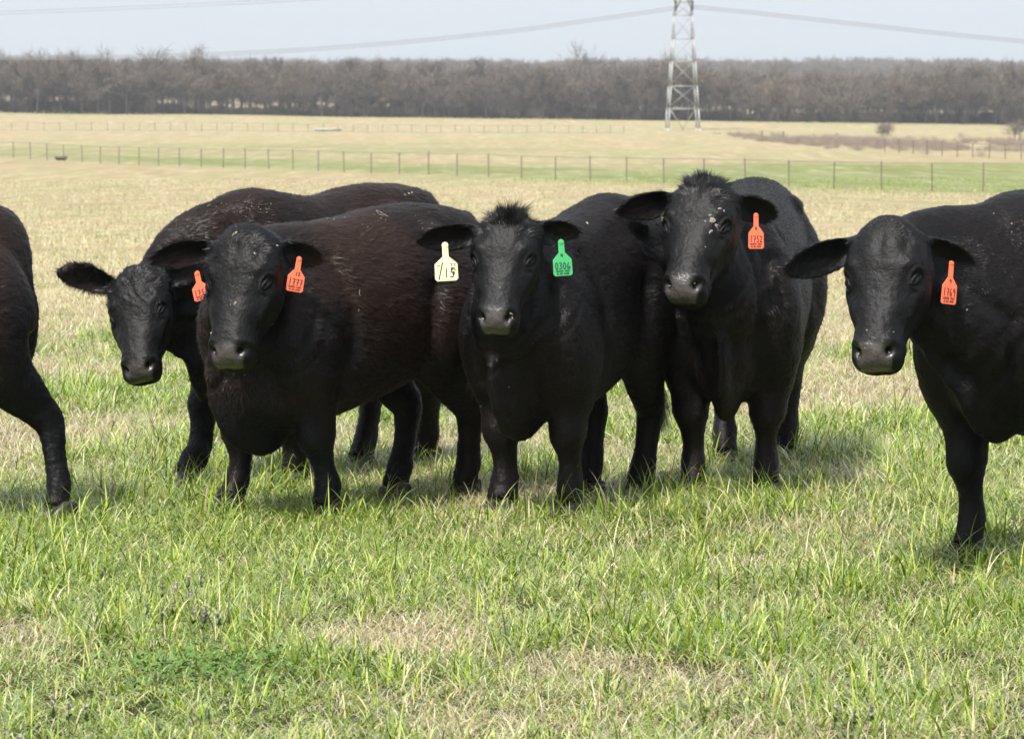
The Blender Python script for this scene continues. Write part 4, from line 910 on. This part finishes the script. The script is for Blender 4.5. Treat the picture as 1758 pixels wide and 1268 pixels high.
def ear_tag(px, py, y, W_, H_, mat, ink, text, label, rot=0, yaw=0, neck=.34, nw=.16, extra=(), small=True, bend=0):
    """px, py: where the top of its neck sits in the ear"""
    p = at(px, py, y+.02); t = empty('ear_tag', tuple(p)); t.rotation_euler = (math.radians(-6), math.radians(rot), math.radians(yaw)); tag(t, label, 'ear tag', 'ear tags hanging from the cattle')
    nk = H_*neck; sh = H_*(neck+.20); w2 = W_/2; nwid = W_*nw; r_ = W_*.10
    out = [(-nwid, 0), (-nwid*1.05, -nk), (-w2, -sh), (-w2*1.02, -H_+r_), (-w2*1.02+r_, -H_), (w2*1.02-r_, -H_), (w2*1.02, -H_+r_), (w2, -sh), (nwid*1.05, -nk), (nwid, 0)]
    cx, cz = 0, -H_*.62; th = .0016
    inn = [(a*.94, (b-cz)*.975+cz) for a, b in out]; n = len(out); f = lambda L_, y_: [(a, y_+bend*(b/H_)**2*.03, b) for a, b in L_]
    V = f(out, th)+f(out, -th*.4)+f(inn, -th); Fc = [tuple(range(n))[::-1]]
    for i in range(n):
        j = (i+1) % n; Fc.append((i, j, n+j, n+i)); Fc.append((n+i, n+j, 2*n+j, 2*n+i))
    # front as two halves (neck and plate)
    Fc.append((2*n+0, 2*n+1, 2*n+8, 2*n+9)); Fc.append(tuple(2*n+i for i in (1, 2, 3, 4, 5, 6, 7, 8)))
    mesh_np('tag_panel', V, [tuple(reversed(q)) if len(q) > 4 and q[0] >= 2*n else q for q in Fc], mat, t)
    nd = len(text); sg = []
    if nd:
        cw = W_*.80/(nd+.25*(nd-1)); sg += strokes(text, -W_*.40, -H_*.80, cw, H_*.185, cw*.25, W_*.055, -.03)
    if small:
        rr = np.random.default_rng(int(abs(px)))
        for zz, hh, mm in ((-.885, .055, 11), (-.955, .045, 12)):
            x0 = -W_*.38 if zz > -.9 else -W_*.33; ww = abs(x0)*2
            for i in range(mm):
                if (zz > -.9 and i == 6) or (zz < -.9 and i in (2, 6)): continue
                cx_ = x0+ww*(i+.1)/mm; cw_ = ww/mm*.7; z1 = H_*zz; h1 = H_*hh
                pts = [(cx_, z1), (cx_, z1+h1), (cx_+cw_, z1+h1*rr.random()), (cx_+cw_*rr.random(), z1+h1*.5), (cx_+cw_, z1)]
                sg += [(a, b, W_*.022) for a, b in zip(pts[:-1], pts[1:])]
    for (tx, x, z, w_, h_, th_) in extra: sg += strokes(tx, x*W_, z*H_, w_*W_, h_*H_, w_*W_*.25, th_*W_)
    V, Q = ribbon(sg); V[:, 1] += bend*(V[:, 2]/H_)**2*.03; mesh_np('writing', V, Q, ink, t)
    Vb, Qb = bars([((0, .006, -H_*.02), (0, -.004, -H_*.02), W_*.16, W_*.13)], 8); mesh_np('button', np.concatenate([Vb, [[0, -.005, -H_*.02]]]), [tuple(q) for q in Qb]+[(8+j, 8+(j+1) % 8, 16) for j in range(8)], mat, t)
ear_tag(338, 468, 15.02, .075, .125, M_or, M_ink, '1751', 'orange ear tag with 75 showing, half hidden behind the ear of the front left cow', rot=-14, yaw=-10, neck=.34, small=True)
ear_tag(514, 443, 13.98, .070, .140, M_or, M_ink, '1777', 'orange ear tag reading 1777 with a small 12 above', rot=10, yaw=8, extra=(('12', -.08, -.52, .12, .10, .05),))
ear_tag(764, 420, 14.02, .094, .150, M_ye, M_inkk, '', 'pale yellow ear tag reading 15 in the left ear of the centre cow', rot=-3, neck=.33, nw=.13, small=False,
        extra=(('/', -.34, -.90, .20, .36, .05), ('15', -.10, -.90, .20, .24, .05), ('TJ', .18, -.60, .11, .06, .03), ('EL', .20, -.70, .11, .06, .03), ('D', .26, -.82, .12, .07, .04), ('w', -.42, -.60, .16, .05, .025)))
ear_tag(963, 414, 14.06, .078, .144, M_gr, M_inkg, '0306', 'green ear tag reading 0306 in the right ear of the centre cow', rot=-4, neck=.33, extra=(('4', -.07, -.46, .13, .09, .05),))
ear_tag(1298, 368, 14.78, .066, .150, M_or, M_ink, '1752', 'orange ear tag reading 1752 on the tall cow with scabs at its eye', rot=0, neck=.34, extra=(('4', -.07, -.46, .13, .09, .05),))
ear_tag(1634, 450, 12.46, .058, .155, M_or, M_ink, '1769', 'orange ear tag reading 1769 on the cow at the right edge', rot=7, yaw=14, neck=.36, extra=(('9', -.08, -.50, .16, .09, .05),))

# ------------------------------------------------------------------ small weeds and clover in the foreground turf
M_stem = simple('weed_stem', (.09, .10, .035), .8); M_wleaf = simple('weed_leaf', (.075, .12, .035), .7, var=.3, scale=40); M_petal = simple('dusky_purple_bloom', (.34, .27, .32), .7, var=.4, scale=120)
rw = np.random.default_rng(77)
def weed(px, py, label, h=.13, n=3):
    r0 = at(px, py, 10.); d0 = r0-np.array([0, 0, EYE]); t = np.linspace(.5, 3, 4000); P_ = d0[None]*t[:, None]; zz = EYE+P_[:, 2]-zg(P_[:, 0], P_[:, 1]); i_ = int(np.argmax(zz < h)); x, y = float(P_[i_, 0]), float(P_[i_, 1])
    t_ = empty('weed', (x, y, float(zg(x, y)))); tag(t_, label, 'weed', 'purple weeds in the near grass')
    for k in range(n):
        a = rw.random()*6.28; b = V3((math.cos(a)*.05*(k > 0), math.sin(a)*.05*(k > 0), h*rw.uniform(.8, 1.05))); V, Q = bars([((0, 0, 0), tuple(b*.5+V3((0, 0, .01))), .0022), (tuple(b*.5+V3((0, 0, .01))), tuple(b), .0018)]); mesh_np('stem', V, Q, M_stem, t_)
        for nm, cnt, sz, mat, zc in (('leaf', 12, .016, M_wleaf, -.03), ('flower_head', 16, .011, M_petal, 0)):
            Vs = []; Fs = []
            for j in range(cnt):
                az = rw.random()*6.28; el = rw.uniform(-.2, 1.2); d = V3((math.cos(az)*math.cos(el), math.sin(az)*math.cos(el), math.sin(el))); o_ = b+V3((0, 0, zc+rw.uniform(-.012, .004))); sd = nrm(np.cross(d, V3((.1, .2, 1))))*sz*.35; k_ = len(Vs)
                Vs += [o_, o_+d*sz*.6+sd, o_+d*sz*1.2, o_+d*sz*.6-sd]; Fs.append((k_, k_+1, k_+2, k_+3))
            mesh_np(nm, np.array(Vs), np.array(Fs), mat, t_)
for px, py, lb in ((278, 1040, 'small weed with dusky purple tops, left of its bigger neighbours'), (300, 1010, 'purple-topped weed standing behind the others'), (350, 1052, 'tall purple-topped weed in the middle of the weed patch'), (375, 1042, 'purple-topped weed at the right side of the weed patch'), (323, 992, 'low purple weed by the dark hollow in the grass'),
    (118, 1205, 'purple weed alone near the bottom left corner'), (1466, 1210, 'pale purple weed alone near the bottom right'), (8, 1258, 'weed tuft in the bottom left corner')): weed(px, py, lb)
Vc, Fc_ = [], []
for j in range(620):
    x = -.93+rw.normal(0, .17); y = 10.62+rw.normal(0, .17); z = float(zg(x, y))+rw.uniform(.015, .07)
    nn = nrm(rw.normal(0, .35, 3)+V3((0, 0, 1))); u1 = nrm(np.cross(nn, V3((1, .2, .1)))); u2 = np.cross(nn, u1); az = rw.random()*6.28
    for q in range(3):
        a2 = az+q*2.094; d = u1*math.cos(a2)+u2*math.sin(a2); sd = np.cross(nn, d); k_ = len(Vc); sz = rw.uniform(.008, .013); o_ = V3((x, y, z))
        Vc += [o_, o_+d*sz*.7+sd*sz*.5, o_+d*sz*1.25+sd*sz*.25, o_+d*sz*1.25-sd*sz*.25, o_+d*sz*.7-sd*sz*.5]; Fc_.append((k_, k_+1, k_+2, k_+3, k_+4))
co = mesh_np('clover', np.array(Vc), np.array(Fc_), simple('clover_leaf', (.075, .16, .022), .6, var=.35, scale=25)); tag(co, 'dark green patch of clover in the near grass at lower left', 'clover', kind='stuff')

# ------------------------------------------------------------------ haze
SC.cycles.volume_step_rate = 1
hx0, hx1, hy0, hy1, hz0, hz1 = -1400, 1400, -60, 3200, -12, 70
V = [(x, y, z) for x in (hx0, hx1) for y in (hy0, hy1) for z in (hz0, hz1)]
hz = mesh_np('haze', V, [(0, 1, 3, 2), (4, 6, 7, 5), (0, 4, 5, 1), (2, 3, 7, 6), (0, 2, 6, 4), (1, 5, 7, 3)], simple('haze', (1, 1, 1)))
hm = hz.data.materials[0]; ht = hm.node_tree; ht.nodes.remove(ht.nodes['Principled BSDF']); pv = ht.nodes.new('ShaderNodeVolumePrincipled')
pv.inputs['Color'].default_value = (.86, .92, 1, 1); pv.inputs['Density'].default_value = .00017; pv.inputs['Anisotropy'].default_value = .2
ht.links.new(pv.outputs[0], ht.nodes['Material Output'].inputs['Volume']); hz['kind'] = 'stuff'
